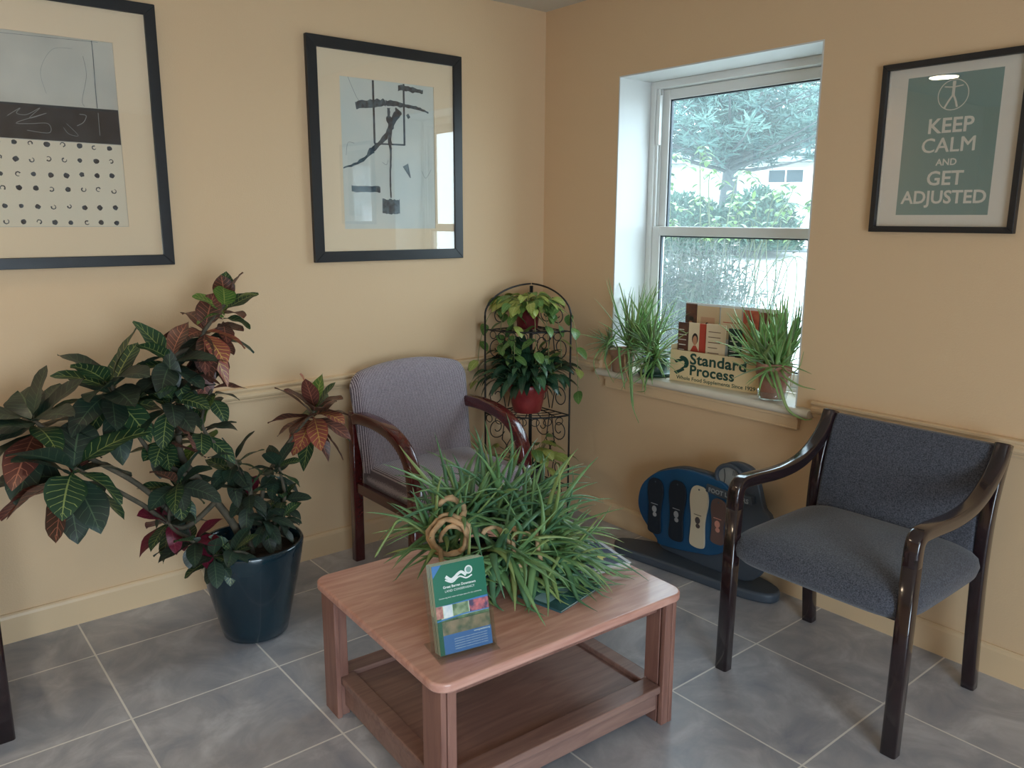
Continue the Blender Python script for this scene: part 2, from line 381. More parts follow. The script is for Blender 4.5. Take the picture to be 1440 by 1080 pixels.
# the window
win = empty('window_1', (0, (WY0+WY1)/2, WZ0), kind='structure')
def W(lo, hi, mb): mb.box((lo[0], lo[1]-(WY0+WY1)/2, lo[2]-WZ0), (hi[0], hi[1]-(WY0+WY1)/2, hi[2]-WZ0))
t_ = .006
b = MB(); W((-.0005, WY0, WZ0), (.30, WY0+t_, WZ1), b); W((-.0005, WY1-t_, WZ0), (.30, WY1, WZ1), b); W((-.0005, WY0+t_, WZ1-t_), (.30, WY1-t_, WZ1), b)
b.build('reveal', white_m, win)
a0, a1 = WY0+t_, WY1-t_; zt = WZ1-t_
b = MB(); W((.205, a1-.03, WZ0), (.295, a1, zt), b); W((.205, a0, WZ0), (.295, a0+.03, zt), b); W((.205, a0+.03, zt-.032), (.295, a1-.03, zt), b); W((.205, a0+.03, WZ0), (.295, a1-.03, WZ0+.02), b)
b.build('window_frame', vinyl, win, bevel=.003)
b = MB()
for yy in (a1-.044, a0+.03): W((.214, yy, WZ0+.02), (.222, yy+.014, zt-.032), b); W((.236, yy, WZ0+.02), (.242, yy+.014, zt-.032), b); W((.282, yy, WZ0+.02), (.29, yy+.014, zt-.032), b)
b.build('track', vinyl, win, bevel=.002)
def sash(x, z0, z1, st, top, bot, nm):
    g0, g1 = a0+.036, a1-.036
    b = MB(); W((x, g1-st, z0), (x+.03, g1, z1), b); W((x, g0, z0), (x+.03, g0+st, z1), b); W((x, g0+st, z1-top), (x+.03, g1-st, z1), b); W((x, g0+st, z0), (x+.03, g1-st, z0+bot), b)
    s = b.build(nm, vinyl, win, bevel=.004)
    b = MB(); q = .006
    for lo, hi in (((x+.008, g1-st-q, z0+bot), (x+.024, g1-st, z1-top)), ((x+.008, g0+st, z0+bot), (x+.024, g0+st+q, z1-top)), ((x+.008, g0+st+q, z1-top-q), (x+.024, g1-st-q, z1-top)), ((x+.008, g0+st+q, z0+bot), (x+.024, g1-st-q, z0+bot+q))): W(lo, hi, b)
    k = b.build('gasket', black_gap, win)
    b = MB(); W((x+.014, g0+st, z0+bot), (x+.018, g1-st, z1-top), b); b.build('pane', glass_w, win)
sash(.244, 1.385, zt-.034, .046, .045, .035, 'upper_sash')
sash(.210, WZ0+.022, 1.432, .044, .042, .055, 'lower_sash')
b = MB(); W((.207, a1-.055, 1.80), (.225, a1-.034, 2.02), b); b.build('jamb_cover', vinyl, win, bevel=.003)
# stool with rounded nose and horns, apron below
b = MB(); pts = []
prof = [(.205, WZ0-.032), (.205, WZ0), (-.03, WZ0)]+[(-.03-.016*math.sin(R(a)), WZ0-.016+.016*math.cos(R(a))) for a in range(15, 180, 15)]+[(-.03, WZ0-.032)]
vs = []; n = len(prof)
for yy in (WY0-.072, WY1+.062):
    for x, z in prof: vs.append((min(x, .0) if False else x, yy-(WY0+WY1)/2, z-WZ0))
# main board inside the opening, horn board in front of the wall
def board(x1, ya, yb):
    pf = [(min(x, x1), z) for x, z in prof]; vv = [(x, yy-(WY0+WY1)/2, z-WZ0) for yy in (ya, yb) for x, z in pf]
    b.add(vv, [(i, (i+1) % n, n+(i+1) % n, n+i) for i in range(n)]+[tuple(range(n)), tuple(range(n, 2*n))[::-1]])
board(.205, WY0+t_, WY1-t_); board(0, WY0-.072, WY0+t_); board(0, WY1-t_, WY1+.062)
b.build('window_sill', mat('sill_paint', (214, 204, 186), .35, bump=.1, bscale=40), win)
b = MB(); W((-.018, WY0-.02, WZ0-.088), (0, WY1+.02, WZ0-.032), b); W((-.026, WY0-.02, WZ0-.046), (-.018, WY1+.02, WZ0-.032), b); W((-.022, WY0-.02, WZ0-.088), (-.018, WY1+.02, WZ0-.08), b)
b.build('apron', trimp, win, bevel=.003)

# ------------------------------------------------------------------ ceiling light (out of the frame, mirrored in the poster glass)
for k, (lx, ly, lab) in enumerate(((-3.26, -.47, 'round recessed ceiling light near the pictures'), (-3.26, -3.6, 'round recessed ceiling light near the entrance'))):
    cl = empty('ceiling_light', (lx, ly, H), label=lab, cat='ceiling light')
    b = MB(); b.lathe([(.092, 0), (.122, 0), (.122, -.006), (.096, -.014), (.090, -.010), (.092, 0)], 40); b.build('trim_ring', white_m, cl, smooth=True)
    em = MATS.get('lit_glass')
    if not em:
        em = mat('lit_glass', (255, 240, 210), .4); pb = em.node_tree.nodes['Principled BSDF']; pb.inputs['Emission Color'].default_value = (1, .86, .62, 1); pb.inputs['Emission Strength'].default_value = 14
    b = MB(); b.lathe([(0, -.010), (.05, -.0095), (.092, -.006)], 40); b.build('lens', em, cl, smooth=True)

# ------------------------------------------------------------------ pictures on the walls
frame_m = mat('black_frame_wood', (26, 27, 30), .4)
matb = mat('cream_mat_board', (232, 210, 178), .8)
ink = mat('ink_black', (30, 36, 42), .7, rgb2=(70, 84, 94), vscale=60)
ink2 = mat('ink_soft', (88, 104, 112), .8, rgb2=(44, 54, 62), vscale=50)
def picture(name, c, wall, w, h, fw, pw, ph, printm, label, cat='picture', mbm=None, pdz=0, depth=.022):
    """local frame: x right, y up, z out of the wall"""
    e = empty(name, c, label=label, cat=cat)
    Rm = Matrix.Rotation(R(90), 4, 'X')
    if wall == 'R': Rm = Matrix.Rotation(R(-90), 4, 'Z') @ Rm
    e.matrix_basis = Matrix.Translation(c) @ Rm
    b = MB(); a, d = w/2, h/2
    for sx, sy in ((1, 0), (-1, 0), (0, 1), (0, -1)):
        if sx: P = [(sx*a, -d), (sx*a, d), (sx*(a-fw), d-fw), (sx*(a-fw), -d+fw)]
        else: P = [(-a, sy*d), (a, sy*d), (a-fw, sy*(d-fw)), (-a+fw, sy*(d-fw))]
        if (sx == -1) or (sy == 1): P = P[::-1]
        b.prism(P, .001, depth)
    b.build('frame', frame_m, e, bevel=.0018)
    b = MB()
    for P in (((-a+fw, -d+fw), (-pw/2, d-fw)), ((pw/2, -d+fw), (a-fw, d-fw)), ((-pw/2, -d+fw), (pw/2, pdz-ph/2)), ((-pw/2, pdz+ph/2), (pw/2, d-fw))):
        b.box((P[0][0], P[0][1], .004), (P[1][0], P[1][1], .0105))
    b.build('mat_board', mbm or matb, e)
    b = MB(); b.box((-pw/2-.003, pdz-ph/2-.003, .003), (pw/2+.003, pdz+ph/2+.003, .007)); pr = b.build('print', printm, e)
    b = MB(); b.box((-a+fw-.002, -d+fw-.002, .0150), (a-fw+.002, d-fw+.002, .0170)); b.build('glass', glass_p, e)
    return e, pr
def ribbon(mb, pts, wd, z0, z1, mi=0, n=6, rough=0):
    P = smooth_pts([(p[0], p[1], 0) for p in pts], n) if len(pts) > 2 else [Vector((p[0], p[1], 0)) for p in pts]
    L_, R_ = [], []
    for i, p in enumerate(P):
        t = (P[min(i+1, len(P)-1)]-P[max(i-1, 0)]).normalized(); nn = Vector((-t.y, t.x, 0))
        ww = wd if not hasattr(wd, '__len__') else wd[0]+(wd[1]-wd[0])*i/max(1, len(P)-1)
        j1, j2 = 1+rough*rnd.uniform(-1, 1), 1+rough*rnd.uniform(-1, 1)
        L_.append(p+nn*ww/2*j1); R_.append(p-nn*ww/2*j2)
    for i in range(len(P)-1):
        q = [L_[i], L_[i+1], R_[i+1], R_[i]]
        mb.add([Vector((v.x, v.y, z1)) for v in q], [(3, 2, 1, 0)], mi)
ZI = .0074
# picture with dots (left edge runs out of the frame)
pa, pr = picture('framed_print', (-2.1935, 0, 1.74), 'L', .745, .89, .037, .458, .612, mat('grey_print_paper', (200, 196, 184), .8, rgb2=(182, 180, 170), vscale=5),
    'large black framed abstract print with a dark band over rows of dots', pdz=-.002)
cx, cz = -2.1935, 1.74
b = MB(); b.prism([(-.229, 1.715-cz), (.2275, 1.711-cz), (.2275, 1.826-cz), (-.229, 1.824-cz)], ZI-.0002, ZI); b.build('ink_band', mat('chalkboard_ink', (44, 46, 48), .8, rgb2=(62, 64, 66), vscale=14), pr)
b = MB(); b.prism([(-.229, 1.434-cz), (.2275, 1.434-cz), (.2275, 1.709-cz), (-.229, 1.713-cz)], ZI-.0003, ZI-.0001); b.build('dotted_field', mat('warm_print_paper', (222, 212, 190), .8), pr)
rows = [1.699, 1.651, 1.604, 1.556, 1.499, 1.448]
b = MB(); c_ = MB()
for ri, z in enumerate(rows):
    for ci in range(10):
        x = -2.004-.0475*ci+rnd.uniform(-.002, .002); zz = z+rnd.uniform(-.003, .003)
        if x < -2.42: continue
        r0 = .0085*rnd.uniform(.85, 1.12)
        if rnd.random() < .62:
            P = [(x-cx+r0*rnd.uniform(.85, 1.12)*math.cos(t*math.pi/5), zz-cz+r0*rnd.uniform(.8, 1.1)*math.sin(t*math.pi/5)) for t in range(10)]
            b.prism(P, ZI, ZI+.0002)
            c_.prism([(px*.0+x-cx+.004*math.cos(t*1.5+ri), zz-cz+.0035*math.sin(t*1.5+ci)) for t in range(4) for px in (0,)], ZI+.0002, ZI+.0003)
        else:
            a0_ = rnd.uniform(0, 6); ribbon(b, [(x-cx+r0*.75*math.cos(a0_+t), zz-cz+r0*.75*math.sin(a0_+t)) for t in (0, 1, 2, 3, 4, 4.8)], (.0045, .002), ZI, ZI+.0002, rough=.3)
b.build('ink_dots', ink, pr); 
bb = MB()
ribbon(bb, [(-2.029-cx, 2.042-cz), (-2.029-cx, 1.98-cz), (-2.031-cx, 1.89-cz), (-2.031-cx, 1.827-cz)], .0022, ZI, ZI+.0002)
ribbon(bb, [(-2.01-cx, 2.04-cz), (-2.2-cx, 2.035-cz), (-2.4-cx, 2.03-cz)], .001, ZI, ZI+.0002)
ribbon(bb, [(-2.06-cx, 1.99-cz), (-2.055-cx, 1.93-cz), (-2.075-cx, 1.85-cz), (-2.07-cx, 1.83-cz)], .001, ZI, ZI+.0002)
ribbon(bb, [(-2.09-cx, 2.01-cz), (-2.15-cx, 2.0-cz), (-2.19-cx, 1.93-cz), (-2.18-cx, 1.86-cz)], .0006, ZI, ZI+.0002)
bb.build('pencil_lines', ink2, pr)
bb = MB()
scr = [(-2.299, 1.782), (-2.26, 1.809), (-2.272, 1.792), (-2.243, 1.79), (-2.203, 1.814), (-2.237, 1.779), (-2.186, 1.799), (-2.275, 1.763), (-2.239, 1.762), (-2.185, 1.766), (-2.184, 1.737), (-2.248, 1.741)]
ribbon(bb, [(x-cx, z-cz) for x, z in scr], .0016, ZI+.0003, ZI+.0004)
ribbon(bb, [(x-cx, z-cz) for x, z in [(-2.13, 1.77), (-2.098, 1.734), (-2.126, 1.737), (-2.14, 1.757)]], .0012, ZI+.0003, ZI+.0004)
ribbon(bb, [(x-cx, z-cz) for x, z in [(-2.088, 1.803), (-2.068, 1.8), (-2.078, 1.778), (-2.099, 1.765)]], .002, ZI+.0003, ZI+.0004)
ribbon(bb, [(-2.03-cx, 1.812-cz), (-2.031-cx, 1.738-cz)], .0018, ZI+.0003, ZI+.0004)
bb.build('chalk_scribble', mat('chalk', (150, 152, 150), .9), pr)

join([pr]+[o for o in bpy.data.objects if o.parent == pr], 'print')
# picture with brush strokes
pb_, pr = picture('framed_print', (-.8905, 0, 1.728), 'L', .746, .888, .044, .457, .61, mat('pale_blue_paper', (214, 214, 204), .8, rgb2=(200, 206, 200), vscale=4),
    'black framed abstract print of ink brush strokes, nearer the room corner', pdz=-.003)
cx, cz = -.8905, 1.728
bb = MB(); S = lambda L_: [(x-cx, z-cz) for x, z in L_]
#--
for L_ in ([(-.964, 2.028), (-.964, 1.775)], [(-.966, 1.774), (-.815, 1.777)], [(-.817, 1.775), (-.815, 2.028)]): ribbon(bb, S(L_), .0095 if L_[0][0] != -.966 else .007, ZI, ZI+.0002)
ribbon(bb, S([(-.892, 1.924), (-.891, 1.858), (-.887, 1.735), (-.892, 1.64), (-.891, 1.551)]), (.014, .006), ZI+.0001, ZI+.0003, rough=.25)
ribbon(bb, S([(-.84, 1.919), (-.872, 1.87), (-.911, 1.806), (-.974, 1.746)]), (.032, .018), ZI+.0002, ZI+.0004, rough=.35)
ribbon(bb, S([(-.906, 1.943), (-.82, 1.941), (-.744, 1.934), (-.69, 1.92)]), (.024, .006), ZI+.0002, ZI+.0004, rough=.35)
ribbon(bb, S([(-.892, 1.89), (-.888, 1.82), (-.888, 1.75)]), (.026, .012), ZI+.0001, ZI+.0005, rough=.5)
bb.build('ink_strokes', ink, pr)
bb = MB()
ribbon(bb, S([(-1.049, 1.924), (-.991, 1.933), (-.906, 1.943)]), (.030, .028), ZI, ZI+.0002, rough=.4)
ribbon(bb, S([(-.974, 1.746), (-1.035, 1.697), (-1.115, 1.668)]), (.024, .004), ZI, ZI+.0002, rough=.5)
ribbon(bb, S([(-.843, 2.01), (-.781, 2.008), (-.717, 2.005)]), (.024, .016), ZI, ZI+.0002, rough=.4)
ribbon(bb, S([(-1.08, 1.585), (-1.01, 1.585), (-.943, 1.586)]), .024, ZI, ZI+.0002, rough=.25)
ribbon(bb, S([(-.817, 1.691), (-.79, 1.639)]), (.028, .006), ZI, ZI+.0002, rough=.3)
ribbon(bb, S([(-.935, 1.515), (-.89, 1.514), (-.848, 1.514)]), .062, ZI-.0001, ZI+.0001, rough=.1)
ribbon(bb, S([(-.80, 1.905), (-.79, 1.89)]), .014, ZI, ZI+.0002)
for L_ in ([(-1.10, 1.72), (-1.09, 1.77), (-1.06, 1.77)], [(-1.08, 2.03), (-1.04, 1.95), (-1.01, 1.93)], [(-.93, 1.70), (-.91, 1.69), (-.90, 1.71)], [(-.73, 1.67), (-.71, 1.64), (-.68, 1.68)]): ribbon(bb, S(L_), .0012, ZI, ZI+.0002)
bb.build('ink_wash', ink2, pr)

join([pr]+[o for o in bpy.data.objects if o.parent == pr], 'print')
# poster on the window wall
teal = mat('sage_teal_print', (112, 138, 132), .8)
pc, pr = picture('framed_poster', (0, -1.9365, 1.6945), 'R', .449, .538, .0195, .402, .499, mat('poster_white', (214, 206, 192), .75),
    'black framed KEEP CALM AND GET ADJUSTED poster on the window wall', 'poster', mbm=mat('poster_edge', (206, 198, 184), .8), depth=.026)
cx, cz = 1.9365, 1.6945
bb = MB(); bb.box((-.1435, -.213, .0072), (.1415, .2195, .0074)); bb.build('teal_panel', teal, pr)
lt = mat('poster_lettering', (208, 202, 188), .75)
bb = MB()
P = [(.001+.0455*math.cos(R(a)), .155+.0455*math.sin(R(a))) for a in range(0, 361, 10)]; ribbon(bb, P, .0028, .0075, .0076, n=1)
for L_, wd in (([(.001, .196), (.001, .186)], .010), ([(.001, .186), (.001, .152)], .009), ([(-.027, .181), (0, .178), (.029, .181)], .0035), ([(0, .154), (-.011, .137), (-.022, .117)], .006), ([(.002, .154), (.010, .137), (.016, .117)], .006)):
    ribbon(bb, L_, wd, .0075, .0076)
bb.build('figure_emblem', lt, pr)
ls = []
for body, z, sz, sx, off in (('KEEP', .0425, .0635, 1.02, .0012), ('CALM', -.017, .0635, 1.0, 0), ('AND', -.058, .0285, 1.02, .0006), ('GET', -.1185, .0615, 1.0, .0012), ('ADJUSTED', -.176, .0565, .99, .0012)):
    ls.append(text(body, sz, lt, pr, bold=off, extrude=.0001, M=Matrix.Translation((.002, z, .0075)), sx=sx))
for dx in (-.0009, .0009): ls.append(text('CALM', .0635, lt, pr, bold=0, extrude=.0001, M=Matrix.Translation((.002+dx, -.017+dx*.5, .0075+abs(dx)*.05+dx*.02))))
join(ls, 'lettering')

# ------------------------------------------------------------------ coffee table
TA = R(-2.6)
tb = empty('coffee_table', (-1.400, -1.400, 0), TA, 'low cherry coloured wooden coffee table with a lower shelf', 'table')
TH = .42; hx, hy = .417, .357
b = MB(); b.prism(rrect(-hx, -hy, hx, hy, .045, 8), TH-.026, TH); b.build('tabletop', oak_x, tb, bevel=.007, seg=3)
b = MB(); b.box((-hx+.075, -hy+.042, TH-.062), (hx-.075, -hy+.06, TH-.026)); b.box((-hx+.075, hy-.06, TH-.062), (hx-.075, hy-.042, TH-.026)); b.box((-hx+.036, -hy+.09, TH-.05), (-hx+.052, hy-.09, TH-.026)); b.box((hx-.052, -hy+.09, TH-.05), (hx-.036, hy-.09, TH-.026)); b.build('apron', oak_z, tb, bevel=.002)
for sx in (-1, 1):
    for sy in (-1, 1):
        b = MB()
        def bx(xa, xb, ya, yb):
            xs = sorted((sx*xa, sx*xb)); ys = sorted((sy*ya, sy*yb)); b.box((xs[0], ys[0], 0), (xs[1], ys[1], TH-.026))
        bx(hx-.034, hx-.018, hy-.105, hy-.018)      # wide board along the short side
        bx(hx-.062, hx-.036, hy-.036, hy-.018); bx(hx-.062, hx-.034, hy-.095, hy-.040)
        b.build('leg', oak_z, tb, bevel=.003)
b = MB(); b.box((-hx+.075, -hy+.075, .098), (hx-.075, hy-.075, .113)); b.build('lower_shelf', oak_sh, tb)
b = MB()
for sy in (-1, 1):
    ys = sorted((sy*(hy-.085), sy*(hy-.022))); b.box((-hx+.066, ys[0], .105), (hx-.066, ys[1], .128)); ys = sorted((sy*(hy-.055), sy*(hy-.037))); b.box((-hx+.066, ys[0], .045), (hx-.066, ys[1], .105))
for sx in (-1, 1):
    xs = sorted((sx*(hx-.085), sx*(hx-.035))); b.box((xs[0], -hy+.085, .105), (xs[1], hy-.085, .128)); xs = sorted((sx*(hx-.065), sx*(hx-.047))); b.box((xs[0], -hy+.085, .03), (xs[1], hy-.085, .105))
b.build('shelf_rail', oak_sh, tb, bevel=.004)

# ------------------------------------------------------------------ chairs
def chair_a(name, loc, label, rz=0):
    """mahogany armchair with bent arms; faces local -y"""
    e = empty(name, loc, rz, label, 'chair')
    pillow_h = .055
    for s in (-1, 1):
        x = s*.275
        p1 = smooth_pts([(x, .215, .640), (x, .17, .650), (x, .05, .652), (x, -.07, .635), (x, -.16, .59), (x, -.212, .52), (x, -.226, .44)], 6)
        b = MB(); sweep(b, p1, .052, .050, (1, 0, 0), .45); b.build('armrest', mahog, e, smooth=True)
        b = MB(); sweep(b, [(x, -.226, .442), (x, -.224, .2), (x, -.222, 0)], .045, .050, (1, 0, 0), .4); b.build('leg', mahog, e, smooth=True)
        b = MB(); sweep(b, [(x, .235, .67), (x, .24, .42), (x, .245, 0)], .045, .042, (1, 0, 0), .35); b.build('leg', mahog, e, smooth=True)
        b = MB(); b.box((x-.012, -.205, .315), (x+.012, .225, .36)); b.build('side_rail', mahog, e, bevel=.003)
    b = MB(); pillow(b, (0, -.008, .385), .262, .262, .068, 10, 6); b.build('seat', fab_l, e, smooth=True)
    # curved camel backrest, leaning back
    b = MB(); NX, NZ = 24, 16; vs = []
    for sd in (-1, 1):
        for j in range(NZ+1):
            for i in range(NX+1):
                u = i/NX*2-1; v = j/NZ
                halfw = .276+.022*v - (.022*max(0, (v-.86)/.14)**2)
                top = .866-.042*abs(u)**2.0-(.014*max(0, (abs(u)-.85)/.15)**2)
                x = u*halfw; z = .415+(top-.415)*v
                edge = min(1, (1-abs(u))*9)**.5*min(1, (1-v)*8+.05)**.5
                yc = .165+.075*v
                y = yc+sd*(.006+.030*edge)
                vs.append((x, y, z))
    W_ = NX+1; n0 = W_*(NZ+1); fs = []
    for j in range(NZ):
        for i in range(NX):
            a = j*W_+i; fs.append((a, a+1, a+W_+1, a+W_)); fs.append((n0+a, n0+a+W_, n0+a+W_+1, n0+a+1))
    ring = [i for i in range(W_)]+[j*W_+NX for j in range(1, NZ+1)]+[NZ*W_+i for i in range(NX-1, -1, -1)]+[j*W_ for j in range(NZ-1, 0, -1)]
    for k in range(len(ring)): a, c = ring[k], ring[(k+1) % len(ring)]; fs.append((a, n0+a, n0+c, c))
    b.add(vs, fs); b.build('backrest', fab_l, e, smooth=True)
    return e
chair_a('armchair', (-.905, -.385, 0), 'mahogany armchair with grey mauve striped upholstery beside the plant rack')
_w = mahog; mahog = mahog_d
chair_a('armchair', (-2.845, -.39, 0), 'dark chair at the left edge of the photo, only one front leg visible')

mahog = _w
def chair_b(name, loc, rz, label):
    """dark mahogany armchair, swept arms running up into the back posts; faces local -y"""
    e = empty(name, loc, rz, label, 'chair')
    for s in (-1, 1):
        x = s*.281
        b = MB(); sweep(b, [(x, -.262, 0), (x, -.258, .3), (x, -.253, .585)], .044, .040, (1, 0, 0), .4); b.build('leg', mahog_d, e, smooth=True)
        path = smooth_pts([(x, -.2536, .560), (x, -.2530, .585), (x, -.2515, .606), (x, -.247, .624), (x, -.236, .636), (x, -.215, .642), (x, -.16, .641), (x, -.03, .634), (x, .08, .642), (x, .16, .668), (x, .225, .71), (x, .268, .755), (x, .290, .80)], 6)
        hs = [.0407 for i in range(len(path))]
        b = MB(); sweep(b, path, .0447, hs, (1, 0, 0), .5); b.build('armrest', mahog_d, e, smooth=True)
        b = MB(); sweep(b, smooth_pts([(x, .262, 0), (x, .235, .25), (x, .225, .45), (x, .24, .62), (x, .300, .80)], 6), .040, .040, (1, 0, 0), .35); b.build('leg', mahog_d, e, smooth=True)
    b = MB(); pillow(b, (0, -.014, .430), .300, .268, .078, 7, 2.6, bot=1.0); b.build('seat', fab_d, e, smooth=True)
    b = MB(); b.box((-.22, -.17, .345), (.22, .19, .38)); b.build('seat_frame', mahog_d, e, bevel=.003)
    # backrest slab
    b = MB(); NZ = 10; sec = rrect(-.262, -.019, .262, .019, .015, 3); vs = []
    for j in range(NZ+1):
        t = j/NZ; z = .41+.385*t; y = .212+.03*t+.055*t*t; k = 1 if j < NZ else .99
        vs += [(px*k, y+py*(.6 if j == NZ else 1), z) for px, py in sec]
    n = len(sec); b.add(vs, [(i*n+k, i*n+(k+1) % n, (i+1)*n+(k+1) % n, (i+1)*n+k) for i in range(NZ) for k in range(n)]+[tuple(range(n))[::-1], tuple(NZ*n+k for k in range(n))])
    b.build('backrest', fab_d, e, bevel=.004)
    return e
chair_b('armchair', (-.395, -1.958, 0), R(-90), 'near black wooden armchair with charcoal seat and back below the poster')

# ------------------------------------------------------------------ plant materials
cr_dark = leafmat('croton_dark_leaf', (44, 64, 52), (84, 104, 76), patch=(56, 48, 44), patch_amt=.5, vw=.07, mid=.04)
cr_green = leafmat('croton_green_leaf', (44, 74, 48), (146, 158, 92), patch=(34, 56, 42), vw=.10, mid=.045)
cr_red = leafmat('croton_red_leaf', (104, 60, 52), (176, 112, 88), patch=(70, 56, 44), patch_amt=.8, vw=.10)
cr_coral = leafmat('croton_coral_leaf', (170, 92, 78), (214, 172, 96), patch=(120, 68, 58), vw=.16)
cr_lime = leafmat('croton_lime_leaf', (104, 138, 62), (176, 188, 104), patch=(70, 112, 52), vw=.12)
cr_wine = leafmat('croton_wine_leaf', (112, 30, 52), (140, 60, 70), vw=.08)
bark = mat('plant_bark', (92, 82, 66), .8, rgb2=(66, 62, 50), vscale=30)
soil = mat('potting_soil', (48, 38, 30), .95, rgb2=(70, 56, 44), vscale=60, bump=.8, bscale=80)
aloe_m = mat('aloe_green', (88, 126, 78), .45, rgb2=(122, 156, 102), vscale=14)
aloe_d = mat('aloe_dark_green', (66, 104, 76), .45, rgb2=(94, 136, 96), vscale=16)
aloe_l = mat('aloe_pale', (148, 164, 104), .45, rgb2=(120, 148, 88), vscale=10)
dry_m = mat('dried_stem', (206, 168, 128), .8, rgb2=(150, 122, 90), vscale=26, bump=.6, bscale=70)
pot_teal = mat('teal_glazed_ceramic', (16, 36, 46), .14, rgb2=(22, 46, 56), vscale=6, coat=.5)
pot_red = mat('red_foil_wrap', (128, 40, 42), .38, rgb2=(150, 58, 54), vscale=18, bump=.7, bscale=30)
pot_red2 = mat('dark_red_pot', (98, 26, 30), .4)
terra = mat('aged_terracotta', (150, 98, 78), .85, rgb2=(188, 150, 132), vscale=9, bump=.3)
pinkclay = mat('pale_clay', (176, 138, 112), .8, rgb2=(150, 112, 92), vscale=12, bump=.3)

# ------------------------------------------------------------------ croton in the teal pot
pc_ = Vector((-1.77, -.46, 0))
cro = empty('potted_croton', pc_, label='tall croton with green and red veined leaves in a dark teal glazed pot', cat='plant')
b = MB(); b.lathe([(0, 0), (.095, 0), (.112, .008), (.122, .05), (.140, .13), (.158, .21), (.172, .28), (.180, .325), (.182, .342), (.178, .350), (.170, .348), (.166, .335), (.160, .29), (0, .29)], 64)
pot = b.build('pot', pot_teal, cro, smooth=True)
b = MB(); b.lathe([(.16, .300), (.10, .306), (.04, .303), (0, .305)], 32); b.build('soil', soil, pot, smooth=True)
CL = {'A': (-2.385, -0.42, 0.875), 'B': (-2.16, -0.4, 0.951), 'C': (-2.31, -0.55, 0.742), 'D': (-1.849, -0.38, 1.094), 'D2': (-1.763, -0.36, 1.18), 'E1': (-1.986, -0.45, 1.018), 'E2': (-2.004, -0.5, 0.901), 'E3': (-2.025, -0.45, 0.753), 'E4': (-2.011, -0.5, 0.618), 'E5': (-2.047, -0.5, 0.492), 'E6': (-1.986, -0.55, 0.426), 'F': (-1.456, -0.36, 0.756), 'G1': (-1.804, -0.45, 0.638), 'G2': (-1.774, -0.5, 0.542), 'G3': (-1.635, -0.42, 0.585), 'G4': (-1.632, -0.45, 0.47), 'G5': (-1.723, -0.5, 0.433), 'H': (-1.948, -0.6, 0.383), 'H2': (-1.88, -0.6, 0.381), 'I1': (-1.893, -0.42, 0.773), 'I2': (-1.827, -0.36, 0.902), 'J': (-1.66, -0.5, 0.42)}
CL = {k: Vector(v)-pc_ for k, v in CL.items()}
stem = MB()
def st(pts, r0, r1):
    P = smooth_pts(pts, 6); stem.tube(P, [r0+(r1-r0)*i/(len(P)-1) for i in range(len(P))], 8)
base = Vector((-.03, 0, .29))
st([base, (-.06, -.02, .42), (-.16, 0, .60), CL['E3']+Vector((.05, .02, -.05)), CL['E2']+Vector((.03, .04, 0)), CL['E1'], CL['D']+Vector((-.03, 0, -.05)), CL['D'], CL['D2']], .014, .006)
st([(-.16, 0, .60), (-.3, .01, .72), CL['B']], .009, .006)
st([(-.22, 0, .46), (-.36, -.04, .64), (-.5, -.02, .76), CL['A']], .010, .006)
st([(-.12, -.02, .52), (-.24, -.03, .46), (-.36, -.06, .58), CL['C']], .010, .006)
st([(.04, .02, .29), (.05, .02, .45), (.10, .05, .56), (.2, .08, .66), CL['F']], .010, .006)
st([(.0, -.02, .29), (-.01, 0, .42), CL['G2'], CL['G1'], CL['I1'], CL['I2']], .010, .005)
st([(.06, -.01, .29), (.09, .0, .38), CL['G4'], CL['G3']], .009, .005)
st([(-.05, -.04, .29), (-.14, -.06, .36), CL['E6'], CL['E5'], CL['E4']], .009, .005)
st([(-.03, -.06, .29), (-.10, -.1, .35), CL['H']], .007, .004); st([(-.0, -.08, .29), (-.06, -.11, .35), CL['H2']], .007, .004); st([(.06, -.03, .29), CL['J']], .007, .004)
stem.build('stem', bark, cro, smooth=True)
CM = [cr_dark, cr_green, cr_red, cr_coral, cr_lime, cr_wine]
def cluster(key, axis, n, L, Wd, wts, spread=(35, 115), along=.07, droop=.7, seed=0, parent=cro, nm='leaf_cluster', c=None, mats=CM, fold=.22, ymax=None):
    global rnd
    rnd = random.Random(seed+11); b = MB(); c = Vector(CL[key]) if c is None else Vector(c); ax = Vector(axis).normalized()
    o1 = ax.orthogonal().normalized(); o2 = ax.cross(o1)
    for i in range(n):
        t = i/max(1, n-1); az = i*2.39996+rnd.uniform(-.3, .3); tl = R(spread[0]+(spread[1]-spread[0])*t+rnd.uniform(-12, 12))
        d = ax*math.cos(tl)+(o1*math.cos(az)+o2*math.sin(az))*math.sin(tl)
        if ymax is not None and (c.y+d.y*L) > ymax: d.y *= .25
        p = c-ax*(along*t)
        mi = rnd.choices(range(len(wts)), wts)[0]
        leaf(b, p, d, L*rnd.uniform(.75, 1.12), Wd*rnd.uniform(.8, 1.15), droop*rnd.uniform(.5, 1.4), mi, fold, n=9, roll=rnd.uniform(-.5, .5), wave=.05, stalk=.1)
    return b.build(nm, mats, parent, smooth=True)
YM = .42
